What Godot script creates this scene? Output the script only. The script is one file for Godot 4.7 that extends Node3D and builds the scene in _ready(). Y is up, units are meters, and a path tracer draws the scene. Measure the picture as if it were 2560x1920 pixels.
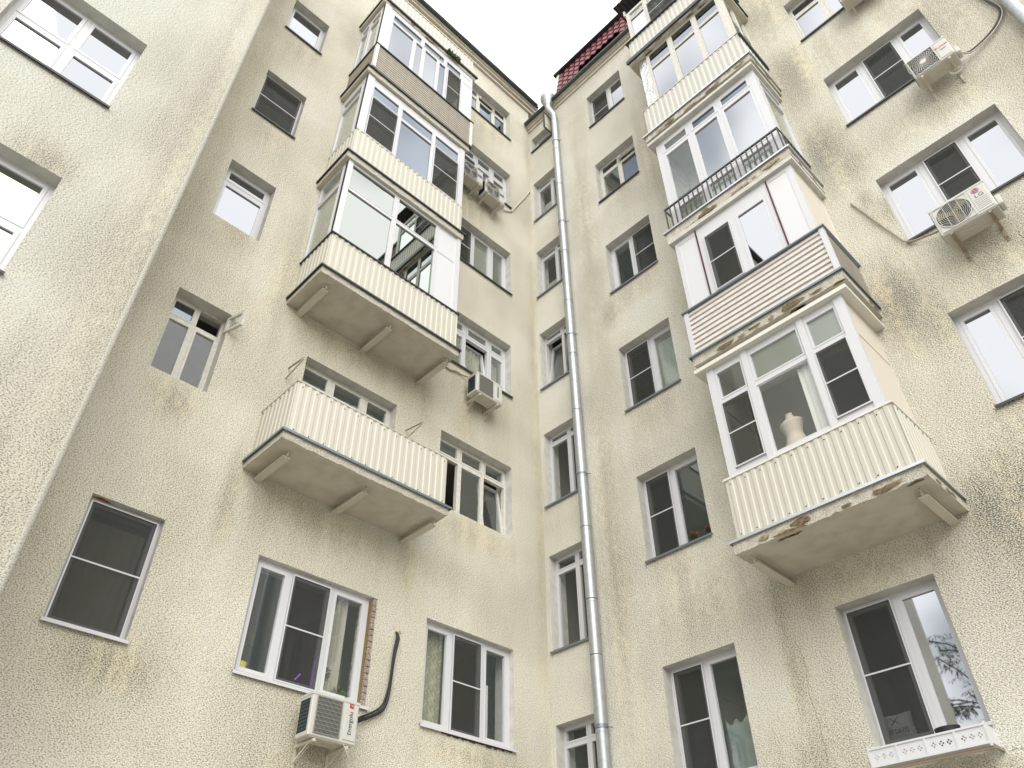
extends Node3D
# Courtyard corner of a roughcast apartment house, seen steeply upwards from the yard.
# World: y up, metres, camera at the origin, ground at y = -1.6. Each wing is built in its own wall axes:
# x runs along the wall to the right, y up, z out of the wall towards the yard.

const GROUND := -1.6
const B_DEPTH := 8.7       # distance of the left wing's wall
const C_DIST := 9.312      # distance of the right wing's wall
const A_OUT := 1.566       # how far the bay at the far left stands out of the left wing
const A_EDGE := 1.145

var M := {}
var rng := RandomNumberGenerator.new()
var used := {}
var box_cache := {}

# ---------------------------------------------------------------- geometry
class Geo:
	var v := PackedVector3Array()
	var n := PackedVector3Array()
	var t := PackedVector2Array()
	var xf := Transform3D()
	func tri(a: Vector3, b: Vector3, c: Vector3) -> void:
		a = xf * a; b = xf * b; c = xf * c
		var k := (b - a).cross(c - a).normalized()
		for p in [a, c, b]:
			v.append(p); n.append(k); t.append(Vector2.ZERO)
	func quad(a: Vector3, b: Vector3, c: Vector3, d: Vector3) -> void:
		tri(a, b, c); tri(a, c, d)
	func tri_n(a: Vector3, b: Vector3, c: Vector3, na: Vector3, nb: Vector3, nc: Vector3) -> void:
		v.append_array([xf * a, xf * c, xf * b])
		n.append_array([xf.basis * na, xf.basis * nc, xf.basis * nb])
		t.append_array([Vector2.ZERO, Vector2.ZERO, Vector2.ZERO])
	func quad_n(a: Vector3, b: Vector3, c: Vector3, d: Vector3, na: Vector3, nb: Vector3, nc: Vector3, nd: Vector3) -> void:
		tri_n(a, b, c, na, nb, nc); tri_n(a, c, d, na, nc, nd)
	func box(x0: float, x1: float, y0: float, y1: float, z0: float, z1: float) -> Geo:
		quad(Vector3(x0, y0, z1), Vector3(x1, y0, z1), Vector3(x1, y1, z1), Vector3(x0, y1, z1))
		quad(Vector3(x1, y0, z0), Vector3(x0, y0, z0), Vector3(x0, y1, z0), Vector3(x1, y1, z0))
		quad(Vector3(x0, y0, z0), Vector3(x0, y0, z1), Vector3(x0, y1, z1), Vector3(x0, y1, z0))
		quad(Vector3(x1, y0, z1), Vector3(x1, y0, z0), Vector3(x1, y1, z0), Vector3(x1, y1, z1))
		quad(Vector3(x0, y1, z1), Vector3(x1, y1, z1), Vector3(x1, y1, z0), Vector3(x0, y1, z0))
		quad(Vector3(x0, y0, z0), Vector3(x1, y0, z0), Vector3(x1, y0, z1), Vector3(x0, y0, z1))
		return self
	func cbox(x0: float, x1: float, y0: float, y1: float, z0: float, z1: float, c: float) -> Geo:  # chamfered box
		var lo := Vector3(x0, y0, z0)
		var hi := Vector3(x1, y1, z1)
		var mid := (lo + hi) / 2
		var faces := []
		for ax in 3:
			for sg in [-1, 1]:
				var f := []
				for k in 4:
					var p := Vector3()
					var a1 := (ax + 1) % 3
					var a2 := (ax + 2) % 3
					var s1: float = [-1, 1, 1, -1][k]
					var s2: float = [-1, -1, 1, 1][k]
					p[ax] = hi[ax] if sg > 0 else lo[ax]
					p[a1] = hi[a1] - c if s1 > 0 else lo[a1] + c
					p[a2] = hi[a2] - c if s2 > 0 else lo[a2] + c
					f.append(p)
				if sg < 0: f.reverse()
				quad(f[0], f[1], f[2], f[3])
		for ax in 3:
			var a1 := (ax + 1) % 3
			var a2 := (ax + 2) % 3
			for s1 in [-1, 1]:
				for s2 in [-1, 1]:
					var p := []
					for k in 4:
						var q := Vector3()
						q[ax] = lo[ax] + c if k in [0, 3] else hi[ax] - c
						var first := k in [0, 1]
						q[a1] = (hi[a1] if s1 > 0 else lo[a1]) - (0.0 if first else s1 * c)
						q[a2] = (hi[a2] if s2 > 0 else lo[a2]) - (s2 * c if first else 0.0)
						p.append(q)
					if ((p[1] - p[0]).cross(p[2] - p[0])).dot(p[0] - mid) < 0: p.reverse()
					quad(p[0], p[1], p[2], p[3])
		for sx in [-1, 1]:
			for sy in [-1, 1]:
				for sz in [-1, 1]:
					var q := Vector3(x1 if sx > 0 else x0, y1 if sy > 0 else y0, z1 if sz > 0 else z0)
					var a := q - Vector3(0, sy * c, sz * c)
					var b := q - Vector3(sx * c, 0, sz * c)
					var d := q - Vector3(sx * c, sy * c, 0)
					if (b - a).cross(d - a).dot(a - mid) < 0: tri(a, d, b)
					else: tri(a, b, d)
		return self
	func tube(path: Array, r: float, sides := 10, caps := true) -> Geo:
		var rings := []
		var norms := []
		var up := Vector3(0.31, 0.9, 0.17).normalized()
		for i in path.size():
			var p: Vector3 = path[i]
			var dir: Vector3 = (path[mini(i + 1, path.size() - 1)] - path[maxi(i - 1, 0)]).normalized()
			if absf(dir.dot(up)) > 0.98: up = Vector3(0.9, 0.1, 0.3).normalized()
			var a := dir.cross(up).normalized()
			var b := a.cross(dir).normalized()
			up = b
			var ring := []
			var nr := []
			for k in sides + 1:
				var w := TAU * k / sides
				var q := a * cos(w) + b * sin(w)
				ring.append(p + q * r); nr.append(q)
			rings.append(ring); norms.append(nr)
		for i in path.size() - 1:
			for k in sides:
				quad_n(rings[i][k], rings[i + 1][k], rings[i + 1][k + 1], rings[i][k + 1], norms[i][k], norms[i + 1][k], norms[i + 1][k + 1], norms[i][k + 1])
		if caps:
			for e in [0, path.size() - 1]:
				for k in sides:
					if e == 0: tri(path[0], rings[0][k], rings[0][k + 1])
					else: tri(path[e], rings[e][k + 1], rings[e][k])
		return self
	func lathe(profile: Array, at: Vector3, sides := 24, squash := 1.0) -> Geo:  # profile of Vector2(r, y)
		for i in profile.size() - 1:
			var p: Vector2 = profile[i]
			var q: Vector2 = profile[i + 1]
			var sl := Vector2(q.y - p.y, p.x - q.x).normalized()
			for k in sides:
				var a := TAU * k / sides
				var b := TAU * (k + 1) / sides
				var ca := Vector3(cos(a), 0, sin(a) * squash)
				var cb := Vector3(cos(b), 0, sin(b) * squash)
				var na := Vector3(cos(a) * sl.x, sl.y, sin(a) * sl.x)
				var nb := Vector3(cos(b) * sl.x, sl.y, sin(b) * sl.x)
				quad_n(at + ca * p.x + Vector3(0, p.y, 0), at + ca * q.x + Vector3(0, q.y, 0), at + cb * q.x + Vector3(0, q.y, 0), at + cb * p.x + Vector3(0, p.y, 0), na, na, nb, nb)
		return self
	func mesh(uv2 := PackedVector2Array()) -> ArrayMesh:
		var a := []
		a.resize(Mesh.ARRAY_MAX)
		a[Mesh.ARRAY_VERTEX] = v
		a[Mesh.ARRAY_NORMAL] = n
		if uv2.size() == v.size(): a[Mesh.ARRAY_TEX_UV2] = uv2
		var m := ArrayMesh.new()
		m.add_surface_from_arrays(Mesh.PRIMITIVE_TRIANGLES, a)
		return m

func part(parent: Node3D, called: String, g: Geo, m: Material, label := "", kind := "") -> MeshInstance3D:
	var o := MeshInstance3D.new()
	o.name = called
	o.mesh = g.mesh()
	o.material_override = m
	if label: o.set_meta("label", label)
	if kind: o.set_meta("kind", kind)
	parent.add_child(o, true)
	return o

func holder(parent: Node3D, called: String, label := "") -> Node3D:
	var o := Node3D.new()
	o.name = called
	if label: o.set_meta("label", label)
	parent.add_child(o, true)
	return o

func thing(called: String, label: String, category: String, xf: Transform3D, group := "") -> Node3D:
	var o := Node3D.new()
	var nm := called
	if used.has(called):
		nm = "%s_%03d" % [called, used[called]]
		used[called] += 1
	else: used[called] = 1
	o.name = nm
	o.transform = xf
	o.set_meta("label", label)
	o.set_meta("category", category)
	if group: o.set_meta("group", group)
	add_child(o, true)
	return o

func b_at(s: float, y: float, d: float) -> Transform3D:
	return Transform3D(Basis.IDENTITY, Vector3(s, y, -B_DEPTH + d))
func c_at(s: float, y: float, d: float) -> Transform3D:
	return Transform3D(Basis(Vector3(0, 0, 1), Vector3(0, 1, 0), Vector3(-1, 0, 0)), Vector3(C_DIST - d, y, s))

# ---------------------------------------------------------------- materials
func lin(r: float, g: float, b: float, a := 1.0) -> Color:
	var c := Color(r, g, b).linear_to_srgb()
	c.a = a
	return c

func std(called: String, c: Color, rough := 0.8, metal := 0.0, spec := 0.5) -> StandardMaterial3D:
	var m := StandardMaterial3D.new()
	m.resource_name = called
	m.albedo_color = c
	m.roughness = rough
	m.metallic = metal
	m.metallic_specular = spec
	M[called] = m
	return m

func noise_tex(size: int, freq: float, type: int, octaves: int, sd: int, ramp: Array, seamless := true) -> NoiseTexture2D:
	var f := FastNoiseLite.new()
	f.noise_type = type
	f.seed = sd
	f.frequency = freq
	f.fractal_octaves = octaves
	f.fractal_gain = 0.66 if octaves == 4 else 0.5
	f.fractal_type = FastNoiseLite.FRACTAL_FBM if octaves > 1 else FastNoiseLite.FRACTAL_NONE
	var t := NoiseTexture2D.new()
	t.width = size
	t.height = size
	t.seamless = seamless
	t.noise = f
	t.generate_mipmaps = false
	if ramp.size():
		var g := Gradient.new()
		g.offsets = PackedFloat32Array(ramp.map(func(x): return x[0]))
		g.colors = PackedColorArray(ramp.map(func(x): return x[1]))
		t.color_ramp = g
	return t

func grained(m: StandardMaterial3D, tex: Texture2D, scale: float) -> void:
	m.albedo_texture = tex
	m.uv1_triplanar = true
	m.uv1_world_triplanar = true
	m.uv1_scale = Vector3.ONE * scale

func stain_and_dim_image(w: int, h: int, sd: int, blobs: Array, s0: float, y0: float, sw: float, sh: float, warm: float, streak: float) -> ImageTexture:
	# weathering of one wall: broad clouds of tone, trowel bands, and speckled stains, darker bands and painted-in dimming where the blobs say
	var f := FastNoiseLite.new()
	f.seed = sd
	f.frequency = 0.006
	f.fractal_octaves = 4
	var big := f.get_image(w, h, false, false, true).get_data()
	f.seed = sd + 1
	f.frequency = 0.12
	f.fractal_octaves = 2
	var fine := f.get_image(w, h, false, false, true).get_data()
	f.seed = sd + 2
	f.frequency = 0.012
	f.fractal_octaves = 3
	var band := f.get_image(w / 6, h, false, false, true)
	band.resize(w, h, Image.INTERPOLATE_CUBIC)
	var bands := band.get_data()
	f.seed = sd + 3
	f.frequency = 0.035
	var drip := f.get_image(w, maxi(h / 10, 8), false, false, true)
	drip.resize(w, h, Image.INTERPOLATE_CUBIC)
	var drips := drip.get_data()
	var lw := 96
	var lh := 144
	var low := Image.create(lw, lh, false, Image.FORMAT_L8)
	for j in lh:
		for i in lw:
			var p := Vector2(s0 + sw * (i + 0.5) / lw, y0 + sh * (1 - (j + 0.5) / lh))
			var a := 0.0
			for b in blobs:
				var q := Vector2((p.x - b[0]) / b[2], (p.y - b[1]) / b[3])
				a = maxf(a, b[4] * exp(-q.length_squared()))
			low.set_pixel(i, j, Color(a, a, a))
	low.resize(w, h, Image.INTERPOLATE_CUBIC)
	var stain_and_dim := low.get_data()
	var out := PackedByteArray()
	out.resize(w * h * 3)
	for i in w * h:
		var g := big[i] / 255.0
		var tone := 0.86 + 0.24 * g + 2.0 * streak * (bands[i] / 255.0 - 0.5) - streak * 1.6 * maxf(0.0, drips[i] / 255.0 - 0.55)
		var d := stain_and_dim[i] / 255.0
		if d > 0.02: tone *= 1.0 - 0.58 * d * smoothstep(0.25, 0.75, 0.40 * fine[i] / 255.0 + 0.60 * drips[i] / 255.0 + 0.2 * d)
		var y := (1.0 - g) * warm + 3.0 * d
		out[i * 3] = clampi(int(250 * tone), 0, 255)
		out[i * 3 + 1] = clampi(int(250 * tone * (1.0 - 0.030 * y)), 0, 255)
		out[i * 3 + 2] = clampi(int(250 * tone * (1.0 - 0.10 * y)), 0, 255)
	return ImageTexture.create_from_image(Image.create_from_data(w, h, false, Image.FORMAT_RGB8, out))

func stucco(called: String, c: Color, detail: Texture2D) -> StandardMaterial3D:
	var m := std(called, c, 0.95, 0.0, 0.25)
	grained(m, M.rough_color, 0.43)
	m.uv1_scale = Vector3(0.31, 0.47, 0.31)   # trowelled on, the grains lie flat
	m.heightmap_enabled = true
	m.heightmap_texture = M.rough_height
	m.heightmap_scale = 1.6
	if detail:
		m.detail_enabled = true
		m.detail_albedo = detail
		m.detail_mask = M.rough_mask
		m.detail_blend_mode = BaseMaterial3D.BLEND_MODE_MUL
		m.detail_uv_layer = BaseMaterial3D.DETAIL_UV_2
	return m

func make_materials() -> void:
	var S := FastNoiseLite.TYPE_SIMPLEX_SMOOTH
	M.rough_color = noise_tex(2048, 0.060, S, 4, 11, [[0.0, Color(0.44, 0.40, 0.34)], [0.27, Color(0.70, 0.665, 0.605)], [0.37, Color(0.89, 0.875, 0.845)], [0.50, Color(0.97, 0.97, 0.96)], [1.0, Color(1, 1, 1)]], false)
	M.rough_mask = noise_tex(2048, 0.060, S, 4, 11, [[0.0, Color(1, 1, 1)], [0.42, Color(0.95, 0.95, 0.95)], [0.58, Color(0.32, 0.32, 0.32)], [1.0, Color(0.24, 0.24, 0.24)]], false)
	M.rough_height = noise_tex(2048, 0.060, S, 4, 11, [], false)
	var mottled := noise_tex(512, 0.012, S, 5, 21, [[0.0, Color(0.90, 0.89, 0.87)], [0.5, Color(0.96, 0.96, 0.955)], [1.0, Color(1, 1, 1)]])
	var worn := noise_tex(512, 0.02, S, 5, 31, [[0.0, Color(0.55, 0.48, 0.40)], [0.38, Color(0.86, 0.83, 0.78)], [0.55, Color(0.97, 0.96, 0.94)], [1.0, Color(1, 1, 1)]])
	var blobsC := [[0.6, 14.6, 1.6, 1.6, 0.28], [-1.0, 14.6, 0.8, 0.8, 0.3], [1.6, 11.5, 0.9, 2.5, 0.28], [0.2, 11.3, 1.6, 0.5, 0.3], [0.0, 18.0, 2.0, 1.2, 0.28], [-1.55, 14.6, 0.45, 1.0, 0.75], [-1.5, 17.3, 0.6, 1.5, 0.45], [-1.62, 12.0, 0.35, 0.8, 0.85], [-1.45, 11.3, 0.5, 0.6, 0.55], [-1.6, 8.1, 0.4, 0.8, 0.95], [-1.3, 7.6, 0.35, 0.6, 0.6], [-1.66, 4.75, 0.25, 0.5, 1.0], [-1.3, 4.6, 0.5, 0.8, 0.85], [-0.9, 4.3, 0.5, 0.7, 0.55], [0.9, 13.3, 0.7, 1.2, 0.5], [0.4, 11.2, 0.8, 0.4, 0.4], [-0.2, 8.0, 0.9, 0.4, 0.45], [-1.0, 9.9, 0.5, 0.4, 0.55], [-1.4, 10.3, 0.15, 0.3, 0.6], [-7.0, 14.5, 0.35, 5.0, 0.32], [-7.15, 6.0, 0.3, 4.0, 0.42], [-6.6, 11.6, 0.3, 0.4, 0.45], [-4.9, 16.0, 0.4, 2.0, 0.3], [-5.6, 4.9, 0.9, 0.6, 0.35], [-4.45, 3.6, 0.12, 0.7, 0.5], [-4.6, 2.3, 0.6, 0.8, 0.35], [-2.9, 2.1, 0.6, 0.15, 0.6], [-0.5, 5.5, 0.9, 0.35, 0.5], [0.7, 9.4, 0.5, 0.3, 0.4], [-5.9, 5.5, 0.6, 0.4, 0.3], [-5.9, 8.6, 0.6, 0.4, 0.3], [-5.9, 11.8, 0.6, 0.4, 0.28], [-5.9, 15.0, 0.6, 0.4, 0.28], [-4.48, 4.4, 0.12, 0.8, 0.4], [-4.48, 7.6, 0.12, 0.8, 0.35], [-4.48, 10.8, 0.12, 0.8, 0.35], [-3.2, 4.5, 1.2, 0.4, 0.3], [0.3, 7.8, 0.25, 0.8, 0.4], [-0.5, 8.0, 0.2, 0.7, 0.35]]  # stains; the broad faint patches upper right also paint down excess light
	var blobsB := [[1.55, 15.0, 0.25, 6.0, 0.20], [2.3, 6.5, 0.35, 0.35, 0.45], [2.3, 10.0, 0.3, 0.3, 0.3], [2.6, 3.1, 0.5, 0.3, 0.5], [3.3, 9.6, 0.3, 1.5, 0.28], [7.6, 6.6, 0.9, 0.25, 0.3], [7.6, 9.6, 0.8, 0.4, 0.3], [5.0, 2.5, 0.5, 0.4, 0.3], [9.2, 10.0, 0.15, 9.0, 0.25], [7.6, 3.1, 0.8, 0.18, 0.4], [2.3, 12.8, 0.4, 0.5, 0.25], [2.3, 16.1, 0.4, 0.5, 0.25], [5.0, 2.9, 0.25, 0.7, 0.3], [7.3, 9.0, 0.25, 0.6, 0.35], [7.2, 15.2, 0.5, 0.5, 0.35], [7.6, 19.2, 0.8, 0.4, 0.25], [4.8, 5.6, 1.3, 0.35, 0.3], [4.8, 8.9, 1.3, 0.3, 0.3], [3.36, 5.5, 0.12, 0.6, 0.4], [6.3, 5.6, 0.12, 0.6, 0.4], [6.35, 8.9, 0.12, 0.5, 0.4]]  # stains, plus darker full-height strips at both corners and bands under the slabs
	var blobsA := [[0.95, 8.0, 0.4, 9.0, 0.30], [0.6, 3.0, 0.6, 2.0, 0.35], [-0.3, 7.6, 0.3, 0.25, 0.4]]  # first entry: darker full-height band along the bay edge
	stucco("stucco_bay", lin(0.62, 0.62, 0.58), stain_and_dim_image(448, 960, 5, blobsA, -4.8, GROUND, 6.0, 24.8, 0.5, 0.05))
	stucco("stucco_cream", lin(0.85, 0.828, 0.74), stain_and_dim_image(640, 1152, 6, blobsB, 1.0, GROUND, 8.4, 24.8, 0.7, 0.05))
	stucco("stucco_pale", lin(0.85, 0.84, 0.775), stain_and_dim_image(896, 1152, 7, blobsC, -8.8, GROUND, 15.0, 24.8, 0.8, 0.05))
	M.stucco_bay.heightmap_scale = 0.6
	stucco("stucco_plain", lin(0.72, 0.69, 0.61), null)
	grained(std("plaster", lin(0.60, 0.585, 0.54), 0.9, 0.0, 0.3), mottled, 0.7)
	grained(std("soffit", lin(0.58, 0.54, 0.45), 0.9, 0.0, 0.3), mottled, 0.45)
	grained(std("cornice", lin(0.66, 0.62, 0.53), 0.9, 0.0, 0.3), mottled, 0.5)
	std("pvc", lin(0.58, 0.58, 0.595), 0.35)
	std("pvc_old", lin(0.66, 0.64, 0.58), 0.45)
	grained(std("wood_white", lin(0.66, 0.64, 0.585), 0.7, 0.0, 0.4), mottled, 1.6)
	std("white_panel", lin(0.62, 0.62, 0.63), 0.3)
	std("beige_panel", lin(0.62, 0.57, 0.49), 0.5)
	std("corrugated", lin(0.52, 0.50, 0.425), 0.5)
	std("corrugated_white", lin(0.52, 0.505, 0.45), 0.5)
	grained(std("siding_taupe", lin(0.60, 0.55, 0.485), 0.55), mottled, 0.8)
	grained(std("siding_light", lin(0.66, 0.62, 0.58), 0.55), mottled, 0.8)
	std("flash_dark", lin(0.045, 0.05, 0.05), 0.5, 0.2)
	std("flash_grey", lin(0.20, 0.23, 0.26), 0.4, 0.5)
	std("flash_bright", lin(0.60, 0.62, 0.66), 0.35, 0.6)
	std("gutter", lin(0.055, 0.068, 0.068), 0.4, 0.1)
	std("steel_paint", lin(0.56, 0.52, 0.43), 0.7)
	std("steel_rust", lin(0.30, 0.24, 0.17), 0.8)
	grained(std("galvanised", lin(0.44, 0.46, 0.48), 0.45, 0.6), mottled, 1.4)
	grained(std("galvanised_sheet", lin(0.66, 0.68, 0.72), 0.25, 0.8), worn, 1.5)
	std("dark_strip", lin(0.06, 0.006, 0.008), 0.5)
	std("rubber", lin(0.012, 0.012, 0.014), 0.55)
	std("cable_white", lin(0.50, 0.47, 0.40), 0.7)
	grained(std("hose_dirty", lin(0.36, 0.32, 0.26), 0.8), worn, 5.0)
	std("cable_dark", lin(0.05, 0.045, 0.06), 0.6)
	std("screw", lin(0.03, 0.026, 0.02), 0.5, 0.3)
	grained(std("roof_tile_red", lin(0.17, 0.034, 0.042), 0.4, 0.0, 0.5), mottled, 1.0)
	std("roof_dark", lin(0.025, 0.022, 0.026), 0.6)
	std("opening_red", lin(0.06, 0.012, 0.014), 0.7)
	grained(std("brick", lin(0.36, 0.31, 0.285), 0.9, 0.0, 0.3), worn, 4.0)
	std("brick_orange", lin(0.36, 0.10, 0.02), 0.9)
	std("dark_sheet", lin(0.13, 0.115, 0.095), 0.8)
	grained(std("break_brown", lin(0.20, 0.145, 0.085), 0.95), worn, 2.0)
	grained(std("break_ochre", lin(0.36, 0.29, 0.19), 0.95), worn, 2.0)
	var glow := std("violet_glow", lin(0.4, 0.2, 0.6), 0.4)
	glow.emission_enabled = true
	glow.emission = Color(0.75, 0.35, 1.0)
	glow.emission_energy_multiplier = 0.9
	std("foam", lin(0.20, 0.14, 0.05), 0.9)
	grained(std("concrete_worn", lin(0.64, 0.58, 0.47), 0.95, 0.0, 0.2), worn, 0.9)
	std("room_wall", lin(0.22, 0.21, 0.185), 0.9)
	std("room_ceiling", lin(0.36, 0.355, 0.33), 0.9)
	std("ac_white", lin(0.52, 0.51, 0.47), 0.45)
	std("ac_dirty", lin(0.52, 0.49, 0.42), 0.6)
	std("ac_dark", lin(0.022, 0.022, 0.022), 0.6)
	std("ac_wire", lin(0.30, 0.29, 0.26), 0.5)
	std("ac_fin", lin(0.03, 0.06, 0.075), 0.35, 0.4)
	std("ac_olive", lin(0.16, 0.145, 0.06), 0.5)
	std("ink_dark", lin(0.03, 0.03, 0.04), 0.6)
	std("ink_red", lin(0.45, 0.01, 0.035), 0.5)
	std("ink_magenta", lin(0.30, 0.012, 0.10), 0.45)
	std("ink_blue", lin(0.012, 0.02, 0.13), 0.5)
	std("curtain_white", lin(0.66, 0.66, 0.62), 0.95)
	std("curtain_beige", lin(0.34, 0.33, 0.25), 0.95)
	std("curtain_blue", lin(0.42, 0.50, 0.50), 0.9)
	std("mannequin_cloth", lin(0.60, 0.52, 0.42), 0.9)
	std("cushion_cloth", lin(0.72, 0.76, 0.74), 0.9)
	std("pot_yellow", lin(0.55, 0.50, 0.05), 0.5)
	std("pot_terracotta", lin(0.42, 0.17, 0.07), 0.7)
	std("leaf", lin(0.05, 0.10, 0.025), 0.6)
	std("leaf_dark", lin(0.035, 0.07, 0.02), 0.65)
	std("petal", lin(0.55, 0.16, 0.12), 0.7)
	std("twig", lin(0.10, 0.07, 0.04), 0.8)
	std("bark", lin(0.09, 0.07, 0.05), 0.9)
	grained(std("yard_paving", lin(0.34, 0.33, 0.31), 0.9), mottled, 0.3)
	for nm in ["leaf", "leaf_dark", "petal"]:
		M[nm].backlight_enabled = true
		M[nm].backlight = Color(0.2, 0.25, 0.1)
	var g := std("glass", Color(0.80, 0.88, 0.86, 0.03), 0.02, 0.0, 0.6)
	g.transparency = BaseMaterial3D.TRANSPARENCY_ALPHA
	std("glass_coated", lin(0.35, 0.36, 0.38), 0.02, 1.0)
	std("glass_blue", lin(0.19, 0.215, 0.25), 0.03, 1.0)
	var dim := std("glass_dim", Color(0.6, 0.66, 0.64, 0.03), 0.02, 0.0, 0.28)
	dim.transparency = BaseMaterial3D.TRANSPARENCY_ALPHA
	std("glass_green", lin(0.32, 0.34, 0.32), 0.02, 1.0)
	var dusty := std("glass_dusty", Color(0.66, 0.70, 0.64, 0.13), 0.08, 0.0, 0.6)
	dusty.transparency = BaseMaterial3D.TRANSPARENCY_ALPHA
	var film := std("film", Color(0.80, 0.90, 0.86, 0.30), 0.35)
	film.transparency = BaseMaterial3D.TRANSPARENCY_ALPHA
	var net := std("net", lin(0.06, 0.06, 0.055, 0.44), 1.0, 0.0, 0.0)
	net.transparency = BaseMaterial3D.TRANSPARENCY_ALPHA
	# damask curtain cloth
	var im := Image.create(256, 256, false, Image.FORMAT_RGB8)
	for j in 256:
		for i in 256:
			var u := i * TAU / 128.0
			var w := j * TAU / 128.0
			var k := sin(u + 1.6 * sin(w)) * cos(w - 1.3 * sin(u * 2.0)) + 0.5 * sin(3.0 * u + 2.0 * sin(2.0 * w))
			im.set_pixel(i, j, Color(0.62, 0.62, 0.52) if k > 0.25 else Color(0.50, 0.50, 0.41))
	var dam := std("curtain_damask", Color.WHITE, 0.8)
	grained(dam, ImageTexture.create_from_image(im), 2.2)

# ---------------------------------------------------------------- panes, sashes, glazing
func ring(g: Geo, x0: float, x1: float, y0: float, y1: float, w: float, z0: float, z1: float) -> void:
	g.box(x0, x1, y0, y0 + w, z0, z1)
	g.box(x0, x1, y1 - w, y1, z0, z1)
	g.box(x0, x0 + w, y0 + w, y1 - w, z0, z1)
	g.box(x1 - w, x1, y0 + w, y1 - w, z0, z1)

func fill_cell(parent: Node3D, xf: Transform3D, c: Array, z: float, mat: Material, sash_w: float) -> void:
	# one light of a window: sash, pane and whatever hangs before it. z: front of the frame
	var x0: float = c[0]; var x1: float = c[1]; var y0: float = c[2]; var y1: float = c[3]
	var kind: String = c[4]
	var g := Geo.new()
	g.xf = xf
	if kind == "o": return
	if kind == "w" or kind == "b":
		g.box(x0, x1, y0, y1, z - 0.035, z - 0.008)
		part(parent, "panel", g, M.white_panel if kind == "w" else M.beige_panel)
		return
	var front := z + 0.006 if kind != "f" else z - 0.012
	var sw := sash_w if kind != "f" else 0.014
	var turn := Transform3D()
	if kind == "t":   # tilted inwards at the top
		turn = Transform3D(Basis(Vector3.RIGHT, -0.14), Vector3(0, y0, z)) * Transform3D(Basis(), Vector3(0, -y0, -z))
	if kind == "v":   # flap open outwards, hinged at its top
		turn = Transform3D(Basis(Vector3.RIGHT, -0.38), Vector3(0, y1, z)) * Transform3D(Basis(), Vector3(0, -y1, -z))
	g.xf = xf * turn
	ring(g, x0 + 0.002, x1 - 0.002, y0 + 0.002, y1 - 0.002, sw, z - 0.05, front)
	part(parent, "sash", g, mat)
	g = Geo.new()
	g.xf = xf * turn
	var a := sw - 0.004
	var glass: Material = M.glass
	if kind == "m": glass = M.glass_coated
	if kind == "k": glass = M.glass_dim
	if kind == "s": glass = M.glass_blue
	if kind == "r": glass = M.glass_green
	if kind == "d": glass = M.glass_dusty
	g.box(x0 + a, x1 - a, y0 + a, y1 - a, z - 0.024, z - 0.019)
	if glass == M.glass_dusty:
		g.box(x0 + a, x1 - a, y0 + a, y1 - a, z - 0.044, z - 0.039)
	part(parent, "pane", g, glass)
	if kind == "n":
		g = Geo.new()
		g.xf = xf
		g.box(x0 + 0.012, x1 - 0.012, y0 + 0.012, y1 - 0.012, z + 0.022, z + 0.024)
		part(parent, "mosquito_net", g, M.net)
		g = Geo.new()
		g.xf = xf
		ring(g, x0 - 0.004, x1 + 0.004, y0 - 0.004, y1 + 0.004, 0.018, z + 0.016, z + 0.030)
		var ym: float = y0 + (y1 - y0) * (c[5] if c.size() > 5 else 0.5)
		g.box(x0 + 0.014, x1 - 0.014, ym - 0.009, ym + 0.009, z + 0.016, z + 0.030)
		part(parent, "net_frame", g, M.pvc)

func frame_from_cells(parent: Node3D, xf: Transform3D, x0: float, x1: float, y0: float, y1: float, cells: Array, z0: float, z1: float, mat: Material) -> void:
	# the frame is what the cells leave over of the opening
	var xs := [x0, x1]
	var ys := [y0, y1]
	for c in cells:
		for x in [c[0], c[1]]:
			if not xs.any(func(q): return absf(q - x) < 0.001): xs.append(x)
		for y in [c[2], c[3]]:
			if not ys.any(func(q): return absf(q - y) < 0.001): ys.append(y)
	xs.sort(); ys.sort()
	var g := Geo.new()
	g.xf = xf
	var zz := func(i, j):
		var p := Vector2((xs[i] + xs[i + 1]) / 2, (ys[j] + ys[j + 1]) / 2)
		return not cells.any(func(c): return p.x > c[0] and p.x < c[1] and p.y > c[2] and p.y < c[3])
	for i in xs.size() - 1:
		var j := 0
		while j < ys.size() - 1:
			if zz.call(i, j):
				var k := j
				while k + 1 < ys.size() - 1 and zz.call(i, k + 1): k += 1
				g.box(xs[i], xs[i + 1], ys[j], ys[k + 1], z0, z1)
				j = k
			j += 1
	part(parent, "frame", g, mat)

func cells_of(s: Dictionary) -> Array:
	var fw: float = s.get("fw", 0.055)
	var mw: float = s.get("mw", 0.032)
	var cols: Array = s.cols
	var out := []
	for i in cols.size() - 1:
		var x0: float = cols[i] + (fw if i == 0 else mw)
		var x1: float = cols[i + 1] - (fw if i == cols.size() - 2 else mw)
		var t: Array = s.get("t", [])
		var here: Array = t[i] if t.size() > i else []
		var edges := [s.y0 + fw]
		for y in here: edges.append(y)
		edges.append(s.y1 - fw)
		for j in edges.size() - 1:
			var k = s.k[i][j]
			var lo: float = edges[j] + (mw if j > 0 else 0.0)
			var hi: float = edges[j + 1] - (mw if j < edges.size() - 2 else 0.0)
			out.append([x0, x1, lo, hi, k] + ([s.rail] if s.has("rail") else []))
	return out

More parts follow.
